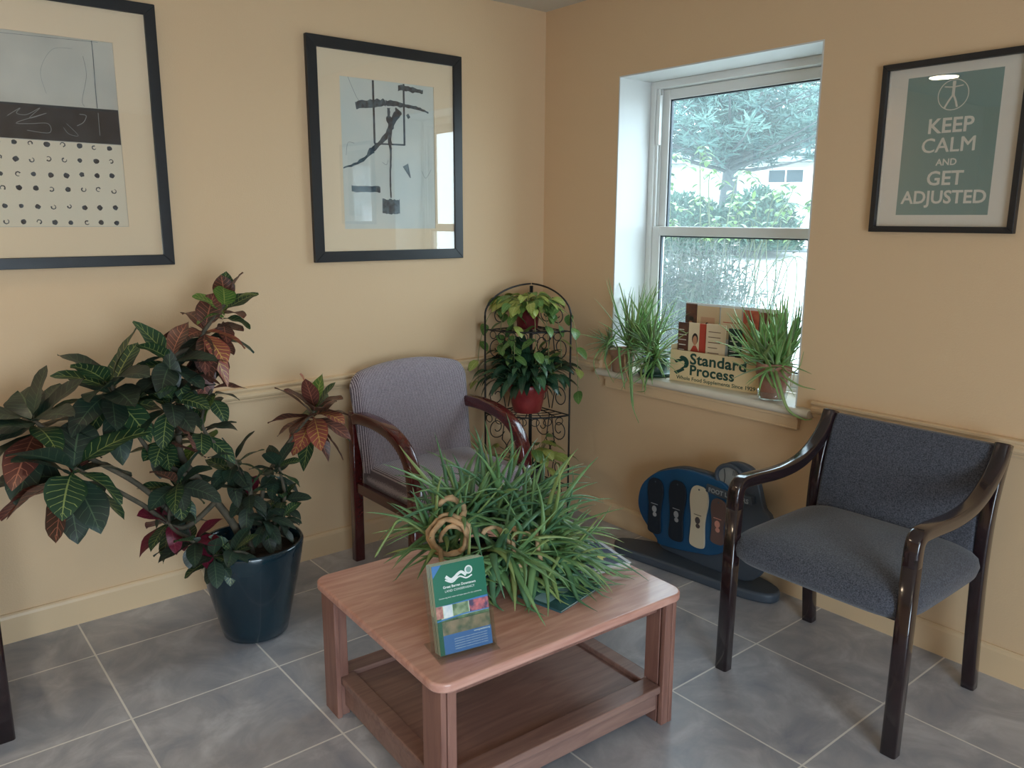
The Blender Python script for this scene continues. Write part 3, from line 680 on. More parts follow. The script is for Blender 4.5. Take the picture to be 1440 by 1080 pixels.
#                                         dark green red coral lime wine
cluster('A', (-.2, -.3, .9), 20, 0.210, 0.097, (8, 3, 1, 0, 0, 0), seed=1, ymax=YM)
cluster('B', (-.1, -.3, .9), 21, 0.200, 0.092, (5, 6, 1, 0, 0, 0), seed=2, ymax=YM)
cluster('C', (.2, -.4, .6), 16, 0.220, 0.109, (7, 3, 2, 0, 0, 0), spread=(45, 130), seed=3, droop=.9, ymax=YM)
cluster('D', (.0, -.35, .7), 26, 0.175, 0.072, (1, 0, 9, 3, 0, 0), spread=(60, 150), seed=4, droop=1.0, ymax=YM)
cluster('D2', (.15, -.2, .9), 13, 0.130, 0.068, (0, 3, 3, 0, 5, 0), spread=(15, 95), seed=5, ymax=YM)
cluster('E1', (-.1, -.4, .8), 16, 0.160, 0.073, (6, 5, 1, 0, 0, 0), seed=6, ymax=YM)
cluster('E2', (.1, -.5, .6), 16, 0.150, 0.071, (5, 5, 1, 0, 1, 0), seed=7, ymax=YM)
cluster('E3', (-.2, -.6, .5), 13, 0.130, 0.065, (5, 4, 1, 0, 1, 0), seed=8, ymax=YM)
cluster('E4', (-.1, -.6, .5), 16, 0.140, 0.065, (5, 4, 2, 0, 0, 0), seed=9, ymax=YM)
cluster('E5', (-.2, -.6, .3), 14, 0.130, 0.061, (5, 3, 1, 0, 0, 2), spread=(40, 140), seed=10, ymax=YM)
cluster('E6', (-.1, -.7, .3), 13, 0.120, 0.059, (6, 3, 0, 0, 0, 1), seed=11, ymax=YM)
cluster('F', (.0, -.35, .9), 27, 0.178, 0.073, (0, 2, 7, 3, 2, 0), spread=(15, 135), seed=12, droop=.7, ymax=.30)
cluster('G1', (.1, -.4, .8), 16, 0.120, 0.053, (8, 3, 0, 0, 0, 0), seed=13, ymax=YM)
cluster('G2', (.0, -.5, .7), 16, 0.110, 0.050, (8, 3, 0, 0, 0, 1), seed=14, ymax=YM)
cluster('G3', (.2, -.3, .9), 16, 0.110, 0.050, (8, 3, 0, 0, 0, 0), seed=15, ymax=YM)
cluster('G4', (.2, -.4, .8), 16, 0.100, 0.042, (9, 2, 0, 0, 0, 0), seed=16, ymax=YM)
cluster('G5', (.0, -.5, .8), 16, 0.110, 0.042, (9, 2, 0, 0, 0, 0), seed=17, ymax=YM)
cluster('I1', (.0, -.4, .8), 12, 0.140, 0.065, (2, 5, 1, 0, 2, 0), seed=18, ymax=YM)
cluster('I2', (.1, -.3, .9), 10, 0.120, 0.057, (4, 5, 1, 0, 0, 0), seed=19, ymax=YM)
cluster('H', (-.3, -.6, .6), 12, 0.100, 0.050, (8, 3, 0, 0, 0, 0), seed=20)
cluster('H2', (-.1, -.7, .6), 12, 0.100, 0.050, (8, 3, 0, 0, 0, 0), seed=21)
cluster('J', (.3, -.4, .8), 13, 0.100, 0.035, (8, 4, 0, 0, 0, 0), seed=22)

# ------------------------------------------------------------------ wire corner rack
iron = mat('black_wrought_iron', (26, 24, 24), .5)
HX, HY = -.185, -.125
rk = empty('plant_rack', (HX, HY, 0), label='black wrought iron corner plant rack with scrollwork in the room corner', cat='plant rack')
RW = .285
def scroll(b, M, cx, cz, r, a0, a1, shrink=.25, rr=.0026, flip=1):
    P = []
    for i in range(26):
        t = i/25; a = a0+(a1-a0)*t; q = r*(1-(1-shrink)*t); P.append(M @ Vector((cx+flip*q*math.cos(a), 0, cz+q*math.sin(a))))
    b.tube(P, rr, 5)
for k, ang in enumerate((180, -90)):      # one panel along each wall; local x runs away from the hinge
    M = Matrix.Rotation(R(ang), 4, 'Z'); b = MB(); off = Vector((0, 0, 0))
    def Q(x, z): return M @ Vector((x, 0, z))
    b.tube([Q(RW, 0), Q(RW, 1.02)], .0045, 6); b.tube([Q(.006, 0), Q(.006, 1.145)], .0045, 6)
    b.tube([Q(.006+(RW-.006)*math.cos(R(a)), 1.02+.135*math.sin(R(a))) for a in range(0, 91, 6)], .0045, 6)
    for z in (.20, .55, .95): b.tube([Q(.006, z), Q(RW, z)], .0032, 5)
    for z0, z1 in ((.55, .95), (.20, .55)):
        mid = (.018+RW)/2; hh = z1-z0
        for fl in (1, -1):
            scroll(b, M, mid+fl*.062, z1-.085, .055, R(-150), R(330), flip=fl)
            scroll(b, M, mid+fl*.062, z0+.075, .055, R(150), R(-330), flip=fl)
            b.tube([Q(mid+fl*.008, z1-.02), Q(mid+fl*.03, z1-.15), Q(mid+fl*.008, (z0+z1)/2), Q(mid-fl*.03, z0+.11), Q(mid-fl*.008, z0+.01)], .0026, 5)
    for fl in (1, -1): scroll(b, M, .15+fl*.045, 1.02, .040, R(-120), R(330), flip=fl)
    b.tube([Q(.06, .0), Q(.15, .19), Q(.24, .0)], .0026, 5)
    b.tube([Q(.03, .19), Q(.09, .03)], .0026, 5)
    b.build('side_panel', iron, rk, smooth=True)
for z, r in ((.20, .285), (.55, .285), (.95, .26)):
    b = MB(); arc = [Vector((-r*math.cos(R(a)), -r*math.sin(R(a)), z)) for a in range(0, 91, 6)]
    b.tube(arc, .0042, 6)
    for k in range(1, 6):
        q = r*k/6; b.tube([Vector((-q*math.cos(R(a)), -q*math.sin(R(a)), z)) for a in range(0, 91, 9)], .0022, 4)
    for a in (15, 30, 45, 60, 75): b.tube([(0, 0, z), (-r*math.cos(R(a)), -r*math.sin(R(a)), z)], .0028, 4)
    for a in range(6, 90, 12):
        c = Vector((-(r)*math.cos(R(a)), -(r)*math.sin(R(a)), z-.022)); P = [c+Vector((math.sin(R(a))*.02*math.cos(R(t)), -math.cos(R(a))*.02*math.cos(R(t)), .018*math.sin(R(t)))) for t in range(0, 361, 30)]; b.tube(P, .0022, 4)
    b.build('shelf', iron, rk, smooth=True)
def simple_pot(e, m, r0, r1, h, rim=.012, name='pot'):
    b = MB(); b.lathe([(0, 0), (r0, 0), (r0+.002, .004), (r1*.97, h-rim*1.6), (r1*.99, h-rim*1.5), (r1+.004, h-rim*1.4), (r1+.005, h-.003), (r1, h), (r1-.006, h-.002), (r1-.01, h-.02), (0, h-.02)], 40)
    p = b.build(name, m, e, smooth=True)
    b = MB(); b.lathe([(r1-.011, h-.017), (r1*.5, h-.012), (0, h-.014)], 24); b.build('soil', soil, p, smooth=True); return p
pothos_a = leafmat('pothos_yellow_leaf', (164, 170, 88), (196, 202, 132), veins=5, vw=.05, patch=(122, 144, 70), rough=.3)
pothos_b = leafmat('pothos_green_leaf', (96, 128, 66), (140, 164, 96), veins=5, vw=.05, patch=(66, 104, 60), rough=.3)
lily_d = leafmat('lily_dark_leaf', (34, 62, 46), (64, 96, 70), veins=14, vw=.08, patch=(50, 84, 60), rough=.25)
lily_g = leafmat('lily_mid_leaf', (66, 100, 70), (100, 134, 96), veins=14, vw=.08, patch=(46, 78, 56), rough=.25)
vine_m = mat('green_vine', (128, 134, 84), .6)
# pothos on the top shelf
p0 = Vector((-.285, -.215, .954))
po = empty('potted_pothos', p0, label='yellow green trailing pothos in a dark red pot on the top rack shelf', cat='plant')
simple_pot(po, pot_red2, .047, .062, .115)
rnd = random.Random(31); lf = MB(); vn = MB()
for i in range(84):
    a = rnd.uniform(0, 6.28); tl = rnd.uniform(.1, 1.5); d = Vector((math.cos(a)*math.sin(tl), math.sin(a)*math.sin(tl), math.cos(tl)))
    q = Vector((0, 0, .10))+Vector((d.x, d.y, 0))*.045; e_ = q+Vector((d.x*.085, d.y*.085, .01+.045*d.z))*rnd.uniform(.5, 1.2)
    vn.tube(smooth_pts([q, (q+e_)/2+Vector((0, 0, .015)), e_], 4), .0016, 4)
    leaf(lf, e_, Vector((d.x, d.y, .1)), rnd.uniform(.065, .095), rnd.uniform(.034, .048), 1.2, rnd.choice((0, 0, 0, 1, 1)), .2, n=6, roll=rnd.uniform(-.6, .6))
tr = [[(-.05, .03), (-.10, .06), (-.13, .05)], [(-.02, -.06), (-.04, -.10), (-.05, -.12)], [(.03, -.06), (.06, -.14), (.06, -.17)], [(-.06, -.02), (-.10, -.03), (-.12, -.05)], [(.0, -.07), (.01, -.12), (.02, -.13)], [(-.05, .06), (-.12, .14), (-.16, .17)], [(.04, -.08), (.10, -.20), (.10, -.24)], [(-.06, .0), (-.09, -.01), (-.1, -.01)]]
dep = [.12, .16, .17, .20, .20, .28, .30, .12]
for (A_, B_, C_), dz in zip(tr, dep):
    P = smooth_pts([(A_[0]*.7, A_[1]*.7, .105), (A_[0]*1.3, A_[1]*1.3, .115), (B_[0], B_[1], .06), (C_[0], C_[1], -dz*.35), (C_[0]*1.03, C_[1]*1.03, -dz)], 6)
    vn.tube(P, .0019, 5)
    for j in range(5, len(P), 3):
        d = Vector((rnd.uniform(-1, 1), rnd.uniform(-1, 1), -.2)); leaf(lf, P[j], d+Vector((-.4, -.4, 0)), rnd.uniform(.06, .085), rnd.uniform(.034, .046), .9, rnd.choice((0, 1, 1)), .2, n=6, roll=rnd.uniform(-.5, .5))
vn.build('vine', vine_m, po, smooth=True); lf.build('foliage', [pothos_a, pothos_b], po, smooth=True)
# dark leafed plant on the middle shelf
p1 = Vector((-.30, -.235, .554))
pl_ = empty('potted_peace_lily', p1, label='dark green leafy plant in a red foil wrapped pot on the middle rack shelf', cat='plant')
b = MB(); b.lathe([(0, 0), (.062, 0), (.068, .004), (.080, .06), (.086, .095), (.098, .105), (.104, .135), (.100, .142), (.094, .138), (.088, .11), (0, .11)], 36)
pp = b.build('pot', pot_red, pl_, smooth=True); b = MB(); b.lathe([(.088, .112), (0, .118)], 24); b.build('soil', soil, pp)
rnd = random.Random(5); lf = MB(); sm = MB()
for i in range(190):
    a = rnd.uniform(0, 6.28); tl = rnd.uniform(.15, 1.25); d = Vector((math.cos(a)*math.sin(tl), math.sin(a)*math.sin(tl), math.cos(tl)))
    q = Vector((d.x*.05, d.y*.05, .12)); L0 = rnd.uniform(.05, .17); e_ = q+d*L0
    if e_.x+p1.x > -.15: continue
    sm.tube([q, q+d*L0*.5+Vector((0, 0, .01)), e_], .0018, 4)
    leaf(lf, e_, d+Vector((0, 0, -.2)), rnd.uniform(.09, .13), rnd.uniform(.028, .042), rnd.uniform(1.0, 2.2), rnd.choice((0, 0, 0, 1)), .2, prof=lance, n=7, roll=rnd.uniform(-.6, .6))
sm.build('stem', mat('leaf_stalk', (60, 88, 56), .5), pl_, smooth=True); lf.build('foliage', [lily_d, lily_g], pl_, smooth=True)
# plant on the lowest shelf
p2 = Vector((-.31, -.28, .204))
p3 = empty('potted_philodendron', p2, label='small plant with yellow green leaves on the lowest rack shelf', cat='plant')
simple_pot(p3, mat('dark_plastic_pot', (40, 40, 38), .5), .045, .06, .09)
rnd = random.Random(9); lf = MB(); sm = MB()
for i in range(34):
    a = rnd.uniform(0, 6.28); tl = rnd.uniform(.2, 1.2); d = Vector((math.cos(a)*math.sin(tl), math.sin(a)*math.sin(tl), math.cos(tl)))+Vector((-.15, -.35, 0)); d.normalize()
    q = Vector((d.x*.03, d.y*.03, .075)); L0 = rnd.uniform(.08, .17); e_ = q+d*L0
    sm.tube([q, q+d*L0*.5+Vector((0, 0, .012)), e_], .0018, 4)
    leaf(lf, e_, Vector((d.x, d.y, .1)), rnd.uniform(.07, .11), rnd.uniform(.04, .055), 1.1, rnd.choice((0, 0, 1)), .18, n=6, roll=rnd.uniform(-.5, .5))
sm.build('stem', MATS['leaf_stalk'], p3, smooth=True); lf.build('foliage', [pothos_a, pothos_b], p3, smooth=True)

# ------------------------------------------------------------------ aloe on the coffee table
at_ = Vector((-1.395, -1.335, TH))
al = empty('potted_aloe', at_, label='sprawling aloe with curled dry stems on the coffee table', cat='plant')
b = MB(); b.lathe([(0, 0), (.07, 0), (.075, .006), (.105, .045), (.115, .075), (.112, .08), (.105, .074), (.1, .06), (0, .06)], 40); bw = b.build('bowl', mat('dark_blue_ceramic', (26, 40, 52), .25), al, smooth=True)
b = MB(); b.lathe([(.1, .064), (0, .07)], 24); b.build('soil', soil, bw)
AM = [aloe_m, aloe_d, aloe_l]
def tabz(p):
    q = Matrix.Rotation(-TA, 3, 'Z') @ Vector((p.x+at_.x+1.400, p.y+at_.y+1.400, 0))
    return .004 if abs(q.x) < hx+.01 and abs(q.y) < hy+.01 else -9
def rosette(b, c, axis, n, L, r, spread, droop, wts, seed, zmin=None, sway=.5, flat=.45, jit=.02):
    global rnd
    rnd = random.Random(seed); c = Vector(c); ax = Vector(axis).normalized(); o1 = ax.orthogonal().normalized(); o2 = ax.cross(o1)
    for i in range(n):
        t = (i+.5)/n; az = i*2.39996+rnd.uniform(-.4, .4); tl = R(spread[0]+(spread[1]-spread[0])*t+rnd.uniform(-10, 10))
        d = ax*math.cos(tl)+(o1*math.cos(az)+o2*math.sin(az))*math.sin(tl)
        blade(b, c+Vector([rnd.uniform(-jit, jit) for _ in range(3)]), d, L*rnd.uniform(.65, 1.15), r*rnd.uniform(.75, 1.2), droop*rnd.uniform(.4, 1.5), rnd.choices((0, 1, 2), wts)[0], zmin=zmin, sway=sway, flat=flat)
for k, (c, ax, n, L, r, sp, dr) in enumerate([
        ((-.10, .06, .12), (-.15, .1, 1), 28, .21, .0085, (5, 85), .9),
        ((-.02, .08, .16), (.0, .1, 1), 30, .27, .0085, (5, 80), .8),
        ((.09, .06, .16), (.2, .0, 1), 32, .28, .0085, (5, 90), .9),
        ((.17, .02, .14), (.5, -.1, .9), 26, .26, .008, (5, 95), 1.0),
        ((.12, -.10, .10), (.4, -.7, .6), 36, .28, .0085, (10, 100), 1.1),
        ((.0, -.10, .09), (-.0, -.7, .7), 28, .26, .009, (10, 95), 1.1),
        ((-.10, -.06, .07), (-.5, -.6, .5), 20, .17, .008, (10, 95), 1.2),
        ((.15, -.16, .06), (.5, -.8, .35), 22, .22, .008, (5, 80), 1.0),
        ((.22, -.08, .07), (.8, -.5, .4), 16, .24, .007, (10, 80), 1.0)]):
    b = MB(); rosette(b, c, ax, int(n*1.75), L*1.0, r*1.3, sp, dr*.95, (7, 3.5, 1.8), 40+k, tabz, jit=.035, sway=.85)
    b.build('leaf_cluster', AM, al, smooth=True)
def ringtube(b, c, r, nrm, rr, turns=1.0, ph=0, wob=.05):
    nrm = Vector(nrm).normalized(); o1 = nrm.orthogonal().normalized(); o2 = nrm.cross(o1); N_ = int(18*turns)
    P = [Vector(c)+(o1*math.cos(ph+6.283*i/18)+o2*math.sin(ph+6.283*i/18))*r*(1+wob*math.sin(i*1.7))+nrm*.012*math.sin(i*.9)+nrm*.02*i/18 for i in range(N_)]
    b.tube(P, [rr*(1+.18*math.sin(i*2.5)) for i in range(N_)], 8)
camdir = Vector((-.65, -.75, .35))
for c, r, rr, tn, ph in [((-.130, -.03, .16), .036, .0065, .8, 1.2), ((-.02, -.07, .15), .03, .007, .6, 2), ((-.135, -.02, .165), .048, .0085, 1.15, 0), ((-.13, -.01, .165), .058, .007, .8, 2.5), ((-.10, .03, .215), .04, .009, .7, 1), ((.03, -.10, .15), .022, .008, 1.2, 0), ((.05, -.12, .11), .045, .007, .7, 3.4)]:
    b = MB(); ringtube(b, c, r, camdir, rr, tn, ph); b.build('dry_stem', dry_m, al, smooth=True)
for P in ([(.02, -.11, .15), (.0, -.14, .11), (.01, -.14, .06), (.04, -.12, .01)], [(.10, -.12, .16), (.08, -.15, .12), (.09, -.15, .06), (.06, -.13, .02)], [(-.17, -.02, .14), (-.18, -.05, .10), (-.15, -.07, .05)]):
    b = MB(); b.tube(smooth_pts(P, 5), .007, 7); b.build('dry_stem', dry_m, al, smooth=True)
b = MB(); b.tube(smooth_pts([(-.16, .04, .15), (-.23, .08, .21), (-.26, .10, .17), (-.31, .10, .11)], 5), [.004]*15+[.001], 5); b.build('dry_leaf', aloe_l, al, smooth=True)

# ------------------------------------------------------------------ book under the aloe
def bookthing(name, loc, rz, sx, sy, t, coverm, label, cat, extra=None):
    e = empty(name, loc, rz, label, cat); b = MB(); b.box((-sx/2+.002, -sy/2+.002, .0015), (sx/2-.003, sy/2-.002, t-.0015)); b.build('pages', mat('page_edges', (214, 208, 196), .8), e)
    b = MB(); b.box((-sx/2, -sy/2, 0), (sx/2, sy/2, .0015)); b.box((-sx/2, -sy/2, t-.0015), (sx/2, sy/2, t)); b.box((-sx/2-.0015, -sy/2, 0), (-sx/2, sy/2, t)); cv = b.build('cover', coverm, e)
    if extra: extra(cv, t, sx, sy)
    return e
def guide(cv, t, sx, sy):
    b = MB(); b.box((-sx/2+.012, -sy/2+.012, t), (sx/2-.012, sy/2-.012, t+.0003)); b.build('cover_panel', mat('blue_cover', (58, 76, 118), .3, rgb2=(40, 52, 86), vscale=20), cv)
    text('GA', .085, mat('yellow_letters', (226, 222, 120), .4), cv, M=Matrix.Translation((sx*.16, -.045, t+.0004)), bold=.004, extrude=.0001)
bookthing('book', (-1.105, -1.445, TH), R(-14), .25, .19, .016, mat('white_cover', (206, 208, 216), .3), 'blue and white book with yellow letters under the aloe leaves', 'book', guide)
def guide2(cv, t, sx, sy):
    b = MB(); b.box((-sx/2+.01, -.02, t), (sx/2-.01, .03, t+.0003)); b.build('cover_panel', mat('pale_cover_band', (150, 186, 196), .4), cv)
bookthing('magazine', (-1.29, -1.555, TH), R(12), .20, .15, .006, mat('teal_cover', (44, 84, 96), .3, rgb2=(70, 120, 120), vscale=14), 'thin teal magazine lying under the front aloe leaves', 'magazine', guide2)

# ------------------------------------------------------------------ acrylic holder with booklets
HB = Vector((-1.690, -1.655, TH+.0006)); HZ = R(-11)
ho = empty('brochure_holder', HB, HZ, 'clear acrylic brochure holder on the front corner of the coffee table', 'brochure holder')
LN = R(14)
Mh = Matrix.Translation((0, .002, .005)) @ Matrix.Rotation(-LN, 4, 'X') @ Matrix.Rotation(0, 4, 'Z')
def hb(b, lo, hi): b.box(lo, hi, 0, Mh)
b = MB(); b.box((-.08, -.022, 0), (.08, .085, .003)); b.build('base', acrylic, ho)
b = MB(); hb(b, (-.079, .035, 0), (.079, .038, .20)); b.build('back_panel', acrylic, ho)
b = MB(); hb(b, (-.079, -.008, .0), (.079, -.0055, .085)); b.build('front_panel', acrylic, ho)
for s in (-1, 1):
    b = MB(); xs = sorted((s*.0765, s*.079)); hb(b, (xs[0], -.0055, 0), (xs[1], .035, .10)); b.build('side_panel', acrylic, ho)
cov_g = mat('cover_green', (20, 104, 78), .35); cov_b = mat('cover_blue', (62, 118, 176), .35); cov_w = mat('cover_white', (222, 226, 222), .5)
ph_river = mat('river_photo', (84, 104, 78), .4, rgb2=(176, 150, 120), vscale=38)
ph_tree = mat('forest_photo', (46, 76, 58), .4, rgb2=(104, 132, 92), vscale=60)
ph_red = mat('crowd_photo', (72, 62, 92), .4, rgb2=(206, 110, 110), vscale=70)
ph_gr = mat('meadow_photo', (72, 104, 66), .4, rgb2=(160, 176, 140), vscale=40)
ph_wh = mat('heron_photo', (150, 178, 200), .4, rgb2=(226, 226, 220), vscale=30)
ph_pk = mat('flower_photo', (120, 60, 60), .4, rgb2=(206, 150, 130), vscale=50)
page_m = mat('booklet_paper', (196, 212, 190), .7)
def booklet(k):
    e = bpy.data.objects.new('booklet', None); COL.objects.link(e)
    e.matrix_basis = Matrix.Translation(HB) @ Matrix.Rotation(HZ, 4, 'Z') @ Mh @ Matrix.Translation((rnd.uniform(-.001, .001), -.0045+.0062*k+.0028, .004)) @ Matrix.Rotation(R(90), 4, 'X')
    e.empty_display_size = .05; return e
bk = booklet(0); tag(bk, 'front booklet with green cover and river photos in the acrylic holder', 'booklet', 'booklets in the acrylic holder')
b = MB(); b.box((-.07, 0, -.0024), (.07, .216, .0024)); b.build('pages', page_m, bk)
b = MB()
b.box((-.07, .118, .0024), (.07, .216, .0029), 0); b.box((-.07, 0, .0024), (-.058, .118, .0029), 0)
b.box((-.058, .0, .0024), (.07, .046, .0029), 1); b.box((-.058, .046, .0024), (.07, .086, .0028), 2)
b.box((-.058, .078, .0026), (.07, .086, .0029), 3)
b.box((-.07, .088, .0024), (-.052, .118, .0030), 7); b.box((-.050, .088, .0024), (-.028, .118, .0030), 6); b.box((-.026, .088, .0024), (.016, .118, .0030), 5); b.box((.018, .088, .0024), (.07, .120, .0030), 4)
b.prism([(-.07, .186), (-.045, .216), (-.07, .216)], .0029, .0031, 1); b.prism([(-.07, .117), (.07, .122), (.07, .117)], .0030, .0032, 1)
b.prism([(-.07, .0840), (.0, .0900), (.07, .0890), (.07, .0865), (0, .087), (-.07, .081)], .0030, .0032, 1)
b.build('cover', [cov_g, cov_b, ph_river, ph_tree, ph_red, ph_gr, ph_wh, ph_pk], bk)
b = MB()
ribbon(b, [(-.038, .178), (-.02, .170), (0, .180), (.018, .173), (.034, .178)], .0035, .0031, .0033); ribbon(b, [(-.036, .186), (-.022, .176), (-.006, .184)], .008, .0031, .0033)
ribbon(b, [(-.008, .184), (.006, .190), (.018, .180)], .007, .0031, .0033); b.prism(ellipse(.026, .192, .0105, .0105), .0031, .0033)
b.build('wave_emblem', cov_w, bk)
b = MB(); b.prism(ellipse(.026, .192, .007, .007), .0034, .0035); b.build('emblem_disc', mat('emblem_grey', (120, 160, 150), .5), bk)
ls = [text('Great Barren Downtown', .0085, cov_w, bk, M=Matrix.Translation((-.002, .158, .0031)), bold=.0002, extrude=.0001), text('LAND CONSERVANCY', .0078, cov_w, bk, M=Matrix.Translation((-.002, .148, .0031)), extrude=.0001),
      text('Conserving land, water and open space for the community', .0048, cov_w, bk, M=Matrix.Translation((-.002, .134, .0031)), extrude=.0001)]
for j in range(5): ls.append(text('protecting farms, streams and forests for our future', .0042, cov_w, bk, M=Matrix.Translation((.014, .032-.006*j, .0031)), extrude=.0001))
ls.append(text('www.greenland.org', .0055, cov_w, bk, M=Matrix.Translation((.045, .040, .0031)), bold=.0002, extrude=.0001))
join(ls, 'lettering')
for k in range(1, 6):
    e = booklet(k); tag(e, 'booklet stacked behind the front one in the acrylic holder', 'booklet', 'booklets in the acrylic holder')
    for ch in list(bk.children):
        if ch.name.startswith(('pages', 'cover')): c = ch.copy(); COL.objects.link(c); c.parent = e

# ------------------------------------------------------------------ insole display on the floor
DX = -.135
Md = Matrix.Translation((DX, 0, 0)) @ Matrix.Rotation(R(-90), 4, 'Z') @ Matrix.Rotation(R(90), 4, 'X')   # local x = -world y, y = up, z = towards the room
ds = empty('insole_display', (-.12, -1.16, 0), label='grey floor stand with a blue panel of shoe insoles behind the charcoal chair', cat='display stand')
Mo = Matrix.Translation((.12, 1.16, 0)) @ Md
dgrey = mat('charcoal_plastic', (66, 74, 84), .45); dblue = mat('blue_display_panel', (22, 78, 118), .4, rgb2=(16, 60, 96), vscale=3)
b = MB(); P = smooth_pts([(-.155, .36, 0), (-.060, .40, 0), (.075, .16, 0), (.10, -.12, 0), (.06, -.33, 0), (-.03, -.36, 0), (-.09, -.24, 0), (-.125, .05, 0), (-.15, .24, 0)], 6, True)
b.prism([(p.x*.92+.01, p.y) for p in P][::-1], 0, .042); b.build('base', dgrey, ds, bevel=.012, seg=3)
out = [(.835, .237), (.854, .316), (.919, .382), (.99, .417), (1.06, .438), (1.142, .444), (1.222, .441), (1.30, .42), (1.34, .33), (1.34, .22), (1.300, .150), (1.242, .114), (1.184, .101), (1.081, .083), (.965, .072), (.949, .092), (.894, .136), (.853, .18)]
P = smooth_pts([(x, y, 0) for x, y in out], 4, True); b = MB(); b.prism([(p.x, p.y) for p in P][::-1], 0, .022, 0, Mo); b.build('panel', dblue, ds, bevel=.004)
cxm, cym = 1.09, .26
P = [((x-cxm)*1.035+cxm+.004, (y-cym)*1.035+cym) for x, y in out]
bkp = P[:6]+[(1.215, .455), (1.25, .50), (1.31, .525), (1.375, .52), (1.41, .49), (1.43, .44), (1.455, .37), (1.487, .335), (1.50, .2), (1.42, .06), (1.25, .042), (1.05, .042), (.955, .05)]+P[15:]
P = smooth_pts([(x, y, 0) for x, y in bkp], 4, True); b = MB(); b.prism([(p.x, p.y) for p in P][::-1], -.030, -.001, 0, Mo); b.build('back_shell', dgrey, ds, bevel=.006)
b = MB(); ro = [(1.302+.064*math.cos(R(a)), .460+.050*math.sin(R(a)), .012) for a in range(0, 361, 12)]; b.tube([Mo @ Vector(p) for p in ro], .009, 8); b.build('header_ring', dgrey, ds, smooth=True)
b = MB(); b.prism(ellipse(1.302, .460, .060, .046), .0, .008, 0, Mo); hb_ = len(b.v)
for k in range(4): b.box((1.312+.008*k, .472, .008), (1.315+.008*k, .492, .0085), 1, Mo)
n0 = len(b.v); ribbon(b, [(1.272, .425), (1.276, .46), (1.270, .49)], .004, .008, .0085, 1)
b.v[n0:] = [tuple(Mo @ Vector(v)) for v in b.v[n0:]]
b.build('header_disc', [mat('pale_grey_print', (136, 138, 136), .5), mat('dark_print', (44, 50, 56), .5)], ds)
b = MB(); b.prism([(1.20, .380), (1.205, .414), (1.30, .408), (1.415, .414), (1.42, .383), (1.30, .372)][::-1], 0, .029, 0, Mo); nm = b.build('name_plate', dgrey, ds, bevel=.002)
text('FOOT LEVELERS', .0255, mat('silver_lettering', (150, 156, 160), .4), ds, M=Mo @ Matrix.Translation((1.310, .384, .0295)), bold=.0006, extrude=.0004, space=1.05)
def insole(cx, z0, z1, wd, m, em, colr):
    h = z1-z0; prof = [(0, .0), (.32, .02), (.42, .08), (.40, .25), (.38, .4), (.42, .55), (.49, .7), (.50, .82), (.42, .93), (.22, .99), (0, 1.0)]
    P = [(cx+wd*a, z0+h*t) for a, t in prof]+[(cx-wd*a*.97, z0+h*t) for a, t in prof[-2:0:-1]]
    Q = smooth_pts([(x, y, 0) for x, y in P], 4, True); b = MB(); b.prism([(p.x, p.y) for p in Q], .022, .030, 0, Mo); o = b.build('insole', m, ds, bevel=.002)
    b = MB(); c = (cx, z0+h*.45)
    b.prism(ellipse(c[0], c[1], .013, .015, 14), .030, .0306, 0, Mo); b.prism(ellipse(c[0]+.003, c[1]-.024, .011, .010, 12), .030, .0306, 0, Mo); b.box((c[0]-.02, c[1]+.022, .030), (c[0]+.018, c[1]+.025, .0306), 0, Mo)
    b.build('emblem', colr, o)
    b = MB(); b.prism(ellipse(cx, z1-.015, .004, .004, 10), .030, .0307, 0, Mo); b.build('peg', dgrey, o)
blk = mat('black_insole', (20, 30, 42), .6); slv = mat('silver_print', (150, 152, 156), .4)
insole(.938, .115, .368, .088, blk, 0, slv); insole(1.058, .118, .387, .092, blk, 0, slv)
insole(1.170, .125, .394, .094, mat('cream_insole', (196, 184, 160), .7), 0, mat('dark_print2', (70, 62, 62), .5))
insole(1.268, .172, .366, .076, mat('brown_insole', (98, 76, 72), .7), 0, mat('coral_print', (200, 140, 124), .5))


# ------------------------------------------------------------------ window sill: left aloes
SZ = WZ0
s1 = Vector((.0, -.570, SZ+.0005))
a1_ = empty('potted_aloe', s1, label='straggly aloe in a pale clay pot at the left end of the window sill', cat='plant')
b = MB(); b.lathe([(0, 0), (.045, 0), (.047, .004), (.056, .075), (.060, .078), (.064, .082), (.066, .105), (.062, .108), (.057, .104), (.055, .09), (0, .09)], 36); p_ = b.build('pot', pinkclay, a1_, smooth=True)
b = MB(); b.lathe([(.056, .093), (0, .098)], 24); b.build('soil', soil, p_)
def sillz(p, o=s1):
    x, y, z = p+o
    return (SZ-o.z) if (x > -.045 and y < -.44 and z > SZ-.03) else -9
thin = mat('thin_aloe_grey', (96, 120, 84), .5, rgb2=(130, 144, 104), vscale=14)
aloe_s = mat('aloe_backlit_green', (104, 150, 86), .42, rgb2=(138, 176, 106), vscale=14)  # aloe green made lighter, window backlight put into the leaf colour
SM = [aloe_s, thin, aloe_l]
def sros(par, nm, *args, **kw):
    b = MB(); rosette(b, *args, **kw); b.build(nm, SM, par, smooth=True)
sros(a1_, 'leaf_cluster', (-.04, .045, .13), (-.7, .45, .45), 44, .13, .0038, (5, 110), .35, (2, 6, 1), 71, sway=.3)
sros(a1_, 'leaf_cluster', (.03, -.03, .11), (.1, -.1, 1), 50, .32, .0066, (3, 45), .35, (6, 3, 2), 72, sway=.4)
sros(a1_, 'leaf_cluster', (.0, -.05, .12), (-.2, -.9, .5), 34, .22, .0050, (5, 80), .7, (4, 4, 2), 73, sway=.8)
